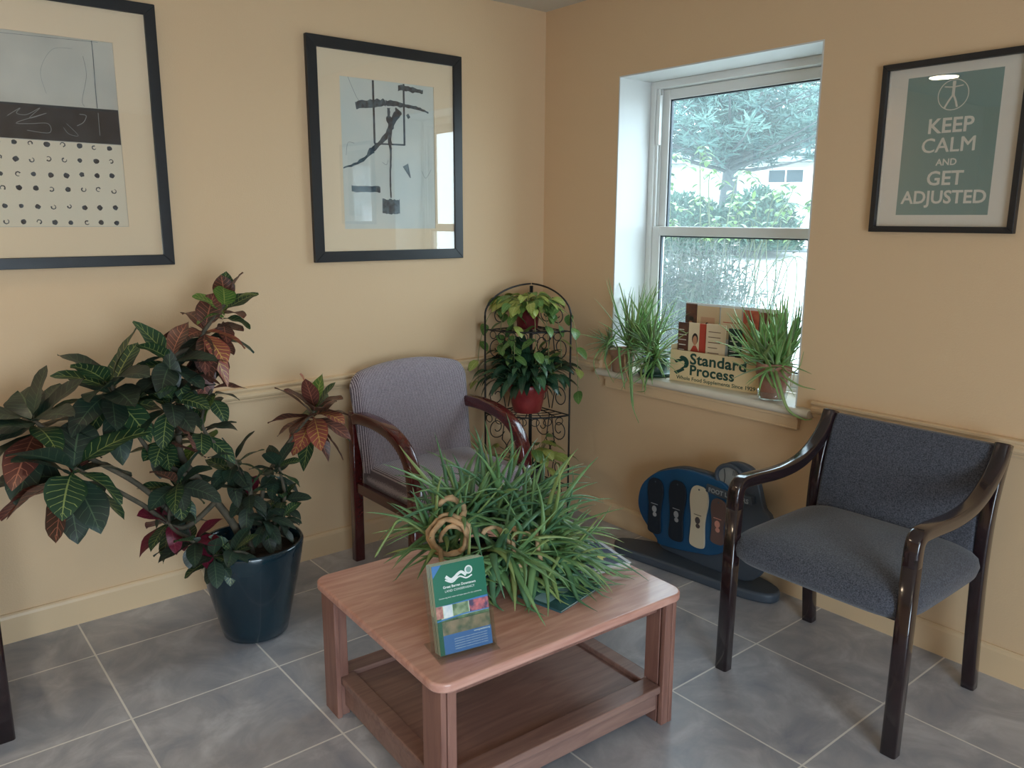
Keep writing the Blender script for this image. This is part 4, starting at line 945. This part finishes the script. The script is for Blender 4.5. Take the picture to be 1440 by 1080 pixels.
for P, r in (([(-.03, .0, .11), (-.07, .01, .16), (-.10, .02, .08), (-.09, .0, .0), (-.085, -.03, -.04)], .0045), ([(-.04, -.03, .11), (-.08, -.05, .12), (-.095, -.08, .03), (-.085, -.10, -.06)], .006),
             ([(-.03, -.05, .12), (-.07, -.10, .10), (-.085, -.13, -.02), (-.09, -.15, -.12), (-.085, -.19, -.20)], .004), ([(-.04, -.07, .10), (-.08, -.13, .02), (-.09, -.15, -.08), (-.085, -.155, -.13)], .005),
             ([(-.02, .03, .11), (-.07, .05, .13), (-.12, .07, .05), (-.10, .05, -.04)], .0035)):
    b = MB(); Q = smooth_pts(P, 5); b.tube(Q, [r*(1-(i/len(Q))**2)+.0006 for i in range(len(Q))], 6, flat=.6); b.build('trailing_leaf', SM, a1_, smooth=True)
b = MB(); Q = smooth_pts([(-.05, -.06, .09), (-.075, -.085, .05), (-.08, -.10, .02), (-.075, -.12, -.03)], 5); b.tube(Q, .006, 7); b.build('dry_stem', dry_m, a1_, smooth=True)

s2 = Vector((.055, -.725, SZ+.0005))
a2_ = empty('potted_aloe', s2, label='dense green aloe in a small dark green pot beside the cardboard display', cat='plant')
b = MB(); b.lathe([(0, 0), (.075, 0), (.082, .012), (.080, .016), (.055, .010), (.050, .012), (.060, .07), (.064, .085), (.060, .085), (.054, .07), (0, .07)], 36); b.build('pot', mat('dark_green_plastic', (30, 62, 48), .35), a2_, smooth=True)
sros(a2_, 'leaf_cluster', (-.01, .02, .10), (-.1, .15, 1), 56, .27, .0064, (3, 55), .4, (6, 4, 1), 74, sway=.4)
sros(a2_, 'leaf_cluster', (-.03, -.01, .09), (-.6, -.35, .6), 44, .20, .0060, (5, 90), .7, (6, 3, 1.5), 75, sway=.7, zmin=lambda p: 0 if p.x > -.1 else -9)
sros(a2_, 'leaf_cluster', (-.045, -.015, .05), (-.75, -.3, .3), 22, .15, .0055, (5, 90), .9, (6, 3, 1), 76, sway=.7, zmin=lambda p: 0 if p.x > -.1 else -9)
for P, r in (([(-.04, -.03, .07), (-.08, -.10, .13), (-.085, -.18, .19), (-.08, -.24, .23)], .005), ([(-.03, -.02, .10), (-.07, -.08, .20), (-.07, -.15, .235), (-.06, -.22, .22)], .0045), ([(-.04, -.03, .08), (-.085, -.09, .10), (-.09, -.16, .11), (-.09, -.24, .09)], .0045), ([(-.05, .02, .06), (-.10, .0, .02), (-.11, -.04, -.05), (-.10, .02, -.07)], .005)):
    b = MB(); Q = smooth_pts(P, 5); b.tube(Q, [r*(1-(i/len(Q))**2)+.0006 for i in range(len(Q))], 6, flat=.6); b.build('trailing_leaf', [aloe_l], a2_, smooth=True)

# right aloe in terracotta with clear saucer
s3 = Vector((.04, -1.345, SZ+.0005))
a3_ = empty('potted_aloe', s3, label='upright aloe in a stained terracotta pot at the right end of the window sill', cat='plant')
b = MB(); b.lathe([(0, .006), (.046, .006), (.048, .010), (.058, .095), (.060, .098), (.068, .100), (.071, .145), (.066, .148), (.061, .143), (.059, .12), (0, .12)], 40); p_ = b.build('pot', terra, a3_, smooth=True)
b = MB(); b.lathe([(.060, .124), (0, .13)], 24); b.build('soil', soil, p_)
b = MB(); b.lathe([(0, 0), (.052, 0), (.056, .004), (.062, .034), (.060, .034), (.054, .005), (0, .0035)], 36); b.build('saucer', acrylic, a3_, smooth=True)
sros(a3_, 'leaf_cluster', (.0, -.03, .14), (.05, -.05, 1), 46, .26, .0082, (2, 34), .2, (7, 1, 2), 81, sway=.3)
sros(a3_, 'leaf_cluster', (-.02, .03, .14), (-.2, .25, 1), 46, .23, .0078, (2, 50), .3, (7, 1, 3), 82, sway=.4)
sros(a3_, 'leaf_cluster', (-.03, -.02, .13), (-.6, -.1, .7), 26, .17, .0070, (5, 80), .8, (6, 2, 3), 83, sway=.5)
for P, r in (([(-.03, .04, .135), (-.03, .09, .14), (-.02, .15, .17), (-.03, .20, .25)], .0055), ([(-.03, .04, .13), (-.04, .10, .135), (-.03, .16, .185), (-.03, .215, .27)], .004), ([(-.04, .03, .13), (-.05, .08, .11), (-.05, .13, .125), (-.04, .17, .13)], .0045),
             ([(-.05, .01, .13), (-.085, -.03, .10), (-.10, -.07, .07), (-.11, -.10, .075)], .007),
             ([(-.04, -.03, .13), (-.10, -.09, .09), (-.11, -.14, .0), (-.10, -.20, -.03), (-.095, -.235, -.025)], .0065), ([(-.03, -.05, .13), (-.09, -.11, .115), (-.085, -.17, .09), (-.08, -.23, .085)], .006),
             ([(-.03, -.05, .14), (-.08, -.12, .13), (-.085, -.16, .16), (-.08, -.17, .22)], .004)):
    b = MB(); Q = smooth_pts(P, 5); b.tube(Q, [r*(1-(i/len(Q))**2)+.0006 for i in range(len(Q))], 6, flat=.6); b.build('trailing_leaf', [aloe_l], a3_, smooth=True)
rnd = random.Random(3); b = MB()
for i in range(7):
    a = R(200+i*22); P = [(.06*math.cos(a), .06*math.sin(a), .12), (.078*math.cos(a), .078*math.sin(a), .10+.02*rnd.random()), (.072*math.cos(a+.2), .072*math.sin(a+.2), .05)]; Q = smooth_pts(P, 4); b.tube(Q, [.003*(1-i_/len(Q))+.0006 for i_ in range(len(Q))], 5, flat=.5)
b.build('dry_leaf', dry_m, a3_, smooth=True)

# ------------------------------------------------------------------ cardboard display with brochures
BX = Vector((.020, -.838, SZ+.0005)); BM = Matrix.Translation(BX) @ Matrix.Rotation(R(-84.5), 4, 'Z') @ Matrix.Rotation(R(90), 4, 'X')
bxo = empty('cardboard_display', BX, label='cream cardboard brochure display box with dark green lettering on the window sill', cat='display box')
bxo.matrix_basis = BM
card = mat('cream_cardboard', (214, 190, 146), .75); dkg = mat('dark_green_print', (18, 62, 52), .6)
bw_, bh_, bd_ = .445, .138, .105
b = MB(); b.box((0, 0, -.002), (bw_, bh_, 0)); fp = b.build('front_panel', card, bxo)
b = MB(); b.box((0, 0, -bd_), (.002, bh_+.02, -.002)); b.build('side_panel', card, bxo)
b = MB(); b.box((bw_-.002, 0, -bd_), (bw_, bh_+.02, -.002)); b.build('side_panel', card, bxo)
b = MB(); b.box((0, 0, -bd_), (bw_, .002, -.002)); b.build('bottom_panel', card, bxo)
b = MB(); b.box((0, .0, -bd_-.002), (bw_, .338, -bd_)); b.build('back_panel', mat('white_card_divider', (222, 226, 226), .6), bxo)
b = MB(); b.box((0.002, .0, -.058), (bw_-.002, .20, -.057)); b.build('divider', MATS['white_card_divider'], bxo)
for xx in (.178, .285):
    b = MB(); b.box((xx-.004, .20, -bd_+.0005), (xx+.004, .336, -bd_+.002)); b.build('slot_edge', MATS['white_card_divider'], bxo)
b = MB(); b.prism([(0.045, .105)]+[(.062+.034*math.cos(R(a)), .085+.030*math.sin(R(a))) for a in range(100, -60, -20)]+[(.05, .055), (.072, .07), (.074, .088), (.06, .098)], 0, .0006); b.prism([(.02, .092), (.07, .105), (.065, .092), (.03, .08)], 0, .0007); b.prism([(.02, .04), (.07, .062), (.075, .052), (.035, .03)], 0, .0007)
b.build('swoosh_emblem', dkg, fp)
l1 = text('Standard', .066, dkg, fp, M=Matrix.Translation((.100, .084, .0002)), bold=.0017, extrude=.0003, align='LEFT', sx=1.12, space=1.04)
l2 = text('Process', .062, dkg, fp, M=Matrix.Translation((.100, .036, .0002)), bold=.0017, extrude=.0003, align='LEFT', sx=1.08, space=1.04)
l3 = text('Whole Food Supplements Since 1929', .0225, dkg, fp, M=Matrix.Translation((.035, .010, .0002)), bold=.0003, extrude=.0003, align='LEFT', sx=1.12)
join([l1, l2, l3], 'lettering')
pc1 = mat('tan_brochure', (206, 176, 140), .5); pc2 = mat('dark_brown_brochure', (66, 44, 42), .5, rgb2=(112, 66, 50), vscale=22); pc3 = mat('cream_brochure', (220, 198, 164), .5); pc4 = mat('red_brochure', (172, 62, 48), .5, rgb2=(206, 110, 86), vscale=20)
pc5 = mat('dark_green_brochure', (30, 56, 50), .5); pc6 = mat('red_brown_brochure', (140, 84, 70), .5, rgb2=(96, 50, 44), vscale=26); skin = mat('printed_skin', (190, 132, 100), .6); hair = mat('printed_hair', (44, 30, 28), .6); redp = mat('printed_red', (180, 66, 48), .6); txtm = mat('printed_text', (120, 92, 76), .6); whitep = mat('printed_white', (210, 200, 190), .6)
def brochure(x0, x1, z0, z1, depth, m, label, kind):
    e = bpy.data.objects.new('brochure', None); COL.objects.link(e); e.empty_display_size = .05
    tag(e, label, 'brochure', 'brochures in the cardboard display')
    e.matrix_basis = BM @ Matrix.Translation(((x0+x1)/2, z0, -depth)); w_ = x1-x0; h_ = z1-z0
    b = MB(); b.box((-w_/2, 0, -.004), (w_/2, h_, 0)); pg = b.build('sheet', m, e); b = MB(); mm = []
    if kind == 'woman':
        b.box((w_*.12, 0, 0), (w_/2, h_, .0004), 2); b.prism(ellipse(-w_*.12, h_*.72, w_*.17, h_*.10), .0003, .0006, 1); b.prism(ellipse(-w_*.12, h_*.69, w_*.12, h_*.085), .0006, .0009, 0); b.prism([(-w_*.42, 0), (w_*.2, 0), (w_*.12, h_*.5), (-w_*.05, h_*.6), (-w_*.2, h_*.6), (-w_*.36, h_*.5)], .0004, .0007, 2); mm = [skin, hair, redp]
    elif kind == 'photo':
        b.prism(ellipse(0, h_*.72, w_*.2, w_*.26), .0, .0005, 0); b.prism(ellipse(w_*.05, h_*.8, w_*.2, w_*.15), .0005, .0009, 1); mm = [skin, hair]
    elif kind == 'card':
        b.box((-w_*.32, h_*.55, 0), (w_*.32, h_*.85, .0004), 0); b.prism(ellipse(-w_*.02, h_*.7, w_*.11, h_*.08), .0004, .0007, 1); mm = [mat('printed_tan', (196, 150, 120), .6), hair]
    elif kind in ('text', 'script', 'white'):
        n = {'text': 9, 'script': 3, 'white': 5}[kind]
        for j in range(n):
            y = h_*(.86-.09*j) if kind != 'script' else h_*(.80-.12*j)
            b.box((-w_*.38, y, 0), (w_*rnd.uniform(.05, .38), y+.0035, .0004), 0)
        mm = [whitep if kind == 'white' else (redp if kind == 'script' else txtm)]
    elif kind == 'faces':
        for k in (-1, 1): b.prism(ellipse(k*w_*.2, h_*.8, w_*.13, w_*.16), 0, .0005, 0)
        mm = [skin]
    b.build('printed_panel', mm, pg)
rnd = random.Random(2)
brochure(.004, .060, .01, .333, .098, pc2, 'dark brown brochure with a face at the back left of the cardboard display', 'photo')
brochure(.064, .174, .01, .328, .096, pc1, 'tan brochure with a small photo card in the back row of the cardboard display', 'card')
brochure(.182, .281, .01, .328, .098, pc3, 'cream brochure with red script lines in the back row of the cardboard display', 'script')
brochure(.289, .362, .01, .326, .096, pc4, 'red brochure with two faces in the back row of the cardboard display', 'faces')
brochure(.366, .438, .01, .322, .098, pc6, 'reddish brown brochure behind the upright aloe in the cardboard display', 'photo')
brochure(.004, .058, .01, .255, .045, pc2, 'dark brochure with white text lines at the front left of the cardboard display', 'white')
brochure(.062, .150, .01, .258, .040, pc3, 'brochure showing a woman in red in the front row of the cardboard display', 'woman')
brochure(.156, .250, .01, .262, .030, pc3, 'cream brochure full of text in the front row of the cardboard display', 'text')
brochure(.256, .318, .01, .250, .044, pc5, 'dark green brochure right of the cream text brochure in the cardboard display', 'white')
brochure(.324, .436, .01, .200, .040, pc1, 'tan brochure behind the terracotta pot in the cardboard display', 'text')

# ------------------------------------------------------------------ outdoors
GZ = -.25
def terr(x, y):
    d = x*.8+y*.6; return GZ+1.3*max(0, min(1, (d-3)/14))**1.2+max(0, d-17)*.012
def terrain(name, m, x0, x1, y0, y1, dz, n=40):
    b = MB(); vs = [(x0+(x1-x0)*i/n, y0+(y1-y0)*j/n, 0) for j in range(n+1) for i in range(n+1)]; vs = [(x, y, terr(x, y)+dz) for x, y, z in vs]; W_ = n+1
    b.add(vs, [(j*W_+i, j*W_+i+1, (j+1)*W_+i+1, (j+1)*W_+i) for j in range(n) for i in range(n)]); return tag(b.build(name, m, smooth=True), kind='structure')
terrain('pavement', mat('pale_pavement', (176, 176, 172), .9, var=.06, vscale=.6), .31, 60, -30, 50, 0)
b = MB(); b.box((-40, -60, GZ-.3), (.3, -5.8, GZ)); tag(b.build('entrance_pavement', MATS['pale_pavement']), kind='structure')
b = MB()
for j in range(2):
    pass
rd = [(d, l) for d in (14.5, 18.5) for l in range(-16, 17, 2)]; vs = [(d*.8+l*.6, d*.6-l*.8) for d, l in rd]; b.add([(x, y, terr(x, y)+.02) for x, y in vs], [(i, i+1, 17+i+1, 17+i) for i in range(16)]); tag(b.build('road', mat('grey_asphalt', (84, 90, 94), .9)), kind='structure')
LD = Vector((.60, -.80, 0))       # sideways direction across the view through the window
pine_a = mat('pine_needles', (62, 94, 88), .7, rgb2=(86, 116, 106), vscale=1.2); pine_b = mat('pine_needles_dark', (46, 74, 74), .7, rgb2=(66, 96, 90), vscale=1.5)
fol = mat('fresh_leaves', (108, 144, 70), .5, rgb2=(84, 124, 66), vscale=6); hedge_m = mat('hedge_leaves', (36, 64, 54), .7, rgb2=(52, 84, 68), vscale=2); twig = mat('grey_twigs', (52, 62, 60), .8, rgb2=(92, 96, 88), vscale=9)
trunk_m = mat('pine_bark', (70, 74, 76), .9)
def tuft(b, p, d, L, w, mi):
    s = d.cross(Vector((rnd.uniform(-1, 1), rnd.uniform(-1, 1), rnd.uniform(-1, 1)))).normalized()*w
    b.add([p-s, p+s, p+d*L+s*.3, p+d*L-s*.3], [(0, 1, 2, 3)], mi)
def pine(loc, hgt, zlow, rad, nb, seed, label):
    global rnd
    rnd = random.Random(seed); e = empty('pine_tree', loc, label=label, cat='tree', group='trees outside the window'); b = MB(); br = MB()
    br.tube([(0, 0, 0), (.1, 0, hgt*.5), (0, .1, hgt)], [.28, .18, .03], 8)
    for i in range(nb):
        t = (i+.5)/nb; z = zlow+(hgt-zlow)*t; a = i*2.39996+rnd.uniform(-.4, .4); L = rad*(1-.62*t**1.6)*rnd.uniform(.75, 1.1)
        d = Vector((math.cos(a), math.sin(a), rnd.uniform(-.02, .22))); P = [Vector((0, 0, z))+d*L*k/5+Vector((0, 0, .10*L*(k/5)**2)) for k in range(6)]
        br.tube(P, [.06, .05, .04, .03, .02, .01], 5)
        m = max(5, int(L*3.2))
        for k in range(m):
            q = P[0].lerp(P[5], .22+.8*k/m)+Vector((rnd.gauss(0, .22), rnd.gauss(0, .22), rnd.gauss(.05, .06)))
            mi = 0 if rnd.random() < .6 else 1
            for _ in range(22):
                dd = Vector((rnd.gauss(0, 1), rnd.gauss(0, 1), rnd.gauss(.25, .45))).normalized(); tuft(b, q+dd*rnd.uniform(0, .16), dd, rnd.uniform(.14, .28), .022, mi)
    br.build('trunk', trunk_m, e, smooth=True); b.build('needles', [pine_a, pine_b], e); return e
pine((15.0, 9.9, .9), 3.75, 1.75, 3.6, 84, 3, 'large layered pine tree beyond the car park outside the window')
pine((23.0, 12.0, 1.0), 4.9, 2.5, 4.6, 50, 5, 'taller hazy pine behind the first one on the right of the window view')
pine((19.5, 20.0, 1.0), 4.9, 1.6, 4.4, 44, 6, 'hazy pine behind the first one on the left of the window view')
def mound(loc, rx, ry, rz_, n, seed, label, m=hedge_m, nm='shrub', L=.09):
    global rnd
    rnd = random.Random(seed); e = empty(nm, loc, R(-53), label, 'shrub'); b = MB()
    b.lathe([(.02, rz_*.8)]+[(.8*math.cos(R(a)), .8*rz_*math.sin(R(a))) for a in range(80, -1, -10)], 20)
    b.v = [(x*rx, y*ry, z) for x, y, z in b.v]
    core = b.build('branch_core', mat('hedge_core', (34, 56, 48), .9), e, smooth=True); b = MB()
    for _ in range(n):
        a = rnd.uniform(0, 6.28); ph = math.asin(rnd.uniform(.0, 1)); d = Vector((math.cos(a)*math.cos(ph), math.sin(a)*math.cos(ph), math.sin(ph)))
        k = rnd.uniform(.8, 1.03); p = Vector((d.x*rx*k, d.y*ry*k, d.z*rz_*k)); tuft(b, p, (d+Vector((rnd.gauss(0, .6), rnd.gauss(0, .6), rnd.gauss(.2, .5)))).normalized(), L, L*.28, 0)
    b.build('foliage', m, e)
mound((12.1, 7.0, .85), .95, .8, 1.25, 3600, 4, 'rounded dark green shrub below the pine outside the window')
mound((11.2, 8.3, .85), 1.25, .8, 1.15, 3600, 5, 'lower green shrub left of the rounded one outside the window')
mound((13.6, 5.0, .95), .7, .6, .75, 2000, 8, 'small shrub at the right edge of the window view')
def house(loc, rz, L_, D_, hw, hr, wm, rm, wins, label):
    e = empty('house', loc, rz, label, 'house')
    b = MB(); b.box((-L_/2, 0, 0), (L_/2, D_, hw)); wl = b.build('wall', wm, e)
    b = MB(); o = .5; b.add([Vector(v) for v in ((-L_/2-o, -o, hw-.12), (L_/2+o, -o, hw-.12), (L_/2+o, D_+o, hw-.12), (-L_/2-o, D_+o, hw-.12), (-L_/2-o, D_/2, hr), (L_/2+o, D_/2, hr))], [(0, 1, 5, 4), (2, 3, 4, 5), (1, 2, 5), (3, 0, 4), (3, 2, 1, 0)]); b.build('roof', rm, e)
    for x, z, ww, hh in wins:
        b = MB(); b.box((x-ww/2-.1, -.06, z-.1), (x+ww/2+.1, -.0, z)); b.box((x-ww/2-.1, -.06, z+hh), (x+ww/2+.1, 0, z+hh+.1)); b.box((x-ww/2-.1, -.06, z), (x-ww/2, 0, z+hh)); b.box((x+ww/2, -.06, z), (x+ww/2+.1, 0, z+hh)); b.box((x-.03, -.05, z), (x+.03, 0, z+hh)); f = b.build('window', mat('house_trim', (226, 226, 222), .6), e)
        b = MB(); b.box((x-ww/2, -.03, z), (x+ww/2, -.01, z+hh)); b.build('pane', mat('dark_window_pane', (34, 48, 56), .7), f)
hroof = mat('grey_shingles', (86, 90, 92), .9, var=.08, vscale=3)
house((30.9, 18.5, 1.0), R(-57), 14, 8, 3.15, 4.1, mat('white_siding', (176, 174, 166), .8), hroof, [(.1, 2.15, 1.5, .55), (5.2, 2.1, 1.3, .7)], 'white house with a grey roof behind the pine outside the window')
house((23.5, 30.5, 1.0), R(-50), 7, 6, 2.9, 3.9, mat('red_brick_wall', (106, 62, 54), .9, var=.15, vscale=6), hroof, [(-1.5, 1.4, 1.1, .9), (1.5, 1.4, 1.1, .9)], 'small red brick house at the left of the window view')
# flowering shrub just outside
rnd = random.Random(21); e = empty('flowering_shrub', (1.42, .06, GZ), label='tall flowering shrub with light green leaves right outside the window', cat='shrub'); st_ = MB(); lf = MB(); fl = MB()
for i in range(46):
    u = rnd.uniform(-.52, .52); q = Vector((LD.x*u*.5+rnd.gauss(0, .1), LD.y*u*.5+rnd.gauss(0, .08), 0)); top = Vector((LD.x*u*1.15+rnd.gauss(0, .1), LD.y*u*1.15+rnd.gauss(0, .1), rnd.uniform(1.45, 2.12)-.45*max(0, u)))
    mid = (q+top)/2+Vector((rnd.gauss(0, .08), rnd.gauss(0, .08), .1)); P = smooth_pts([q, mid, top, top+Vector((rnd.gauss(0, .09), rnd.gauss(0, .09), -.03))], 8); st_.tube(P, [.005*(1-j/len(P))+.0015 for j in range(len(P))], 5)
    for j in range(8, len(P)):
        for _ in range(2):
            if P[j].z > 1.60 and rnd.random() < .85: leaf(lf, P[j], Vector((rnd.gauss(0, 1), rnd.gauss(0, 1), .1)), rnd.uniform(.04, .085), rnd.uniform(.02, .04), .9, rnd.choice((0, 0, 0, 1)), .15, n=4)
    if i % 2 == 0:
        c = P[-1]
        for k in range(5):
            a = 1.257*k; leaf(fl, c, Vector((math.cos(a), math.sin(a), .5)), .028, .02, .5, 0, .2, n=3)
st_.build('stem', mat('pale_stem', (80, 92, 64), .7), e, smooth=True); lf.build('foliage', [fol, hedge_m], e, smooth=True); fl.build('flower', mat('pale_pink_petal', (236, 214, 210), .6), e, smooth=True)
# twiggy bush in the lower pane
rnd = random.Random(22); e = empty('twiggy_bush', (1.13, -.10, GZ), label='dense twiggy grey green bush against the lower window pane', cat='shrub'); b = MB(); t2 = MB()
for i in range(2600):
    u = max(-.46, min(.34, rnd.gauss(-.08, .22))); q = Vector((LD.x*u*.7+rnd.gauss(0, .06), LD.y*u*.7+rnd.gauss(0, .06), rnd.uniform(.3, 1.0)))
    L_ = rnd.uniform(.3, .75); d = Vector((LD.x*rnd.gauss(0, .3), LD.y*rnd.gauss(0, .3), 1)).normalized(); zz = min(1.72, q.z+L_*d.z); P = [q, q+d*L_*.5+Vector((rnd.gauss(0, .02), rnd.gauss(0, .02), 0)), Vector((q.x+d.x*L_, q.y+d.y*L_, zz))]
    t2.tube(P, [.0026, .002, .001], 3)
    for k in range(9):
        p = P[0].lerp(P[2], rnd.random()); tuft(b, p, Vector((rnd.gauss(0, 1), rnd.gauss(0, 1), rnd.gauss(.4, .6))).normalized(), rnd.uniform(.025, .055), .006, rnd.choice((0, 1)))
for i in range(14):
    u = rnd.uniform(-.3, .2); t2.tube([(LD.x*u*.3, LD.y*u*.3, 0), (LD.x*u*.6, LD.y*u*.6, .5), (LD.x*u, LD.y*u, 1.2)], [.008, .006, .003], 6)
t2.build('twig', twig, e, smooth=True); b.build('foliage', [hedge_m, twig], e)
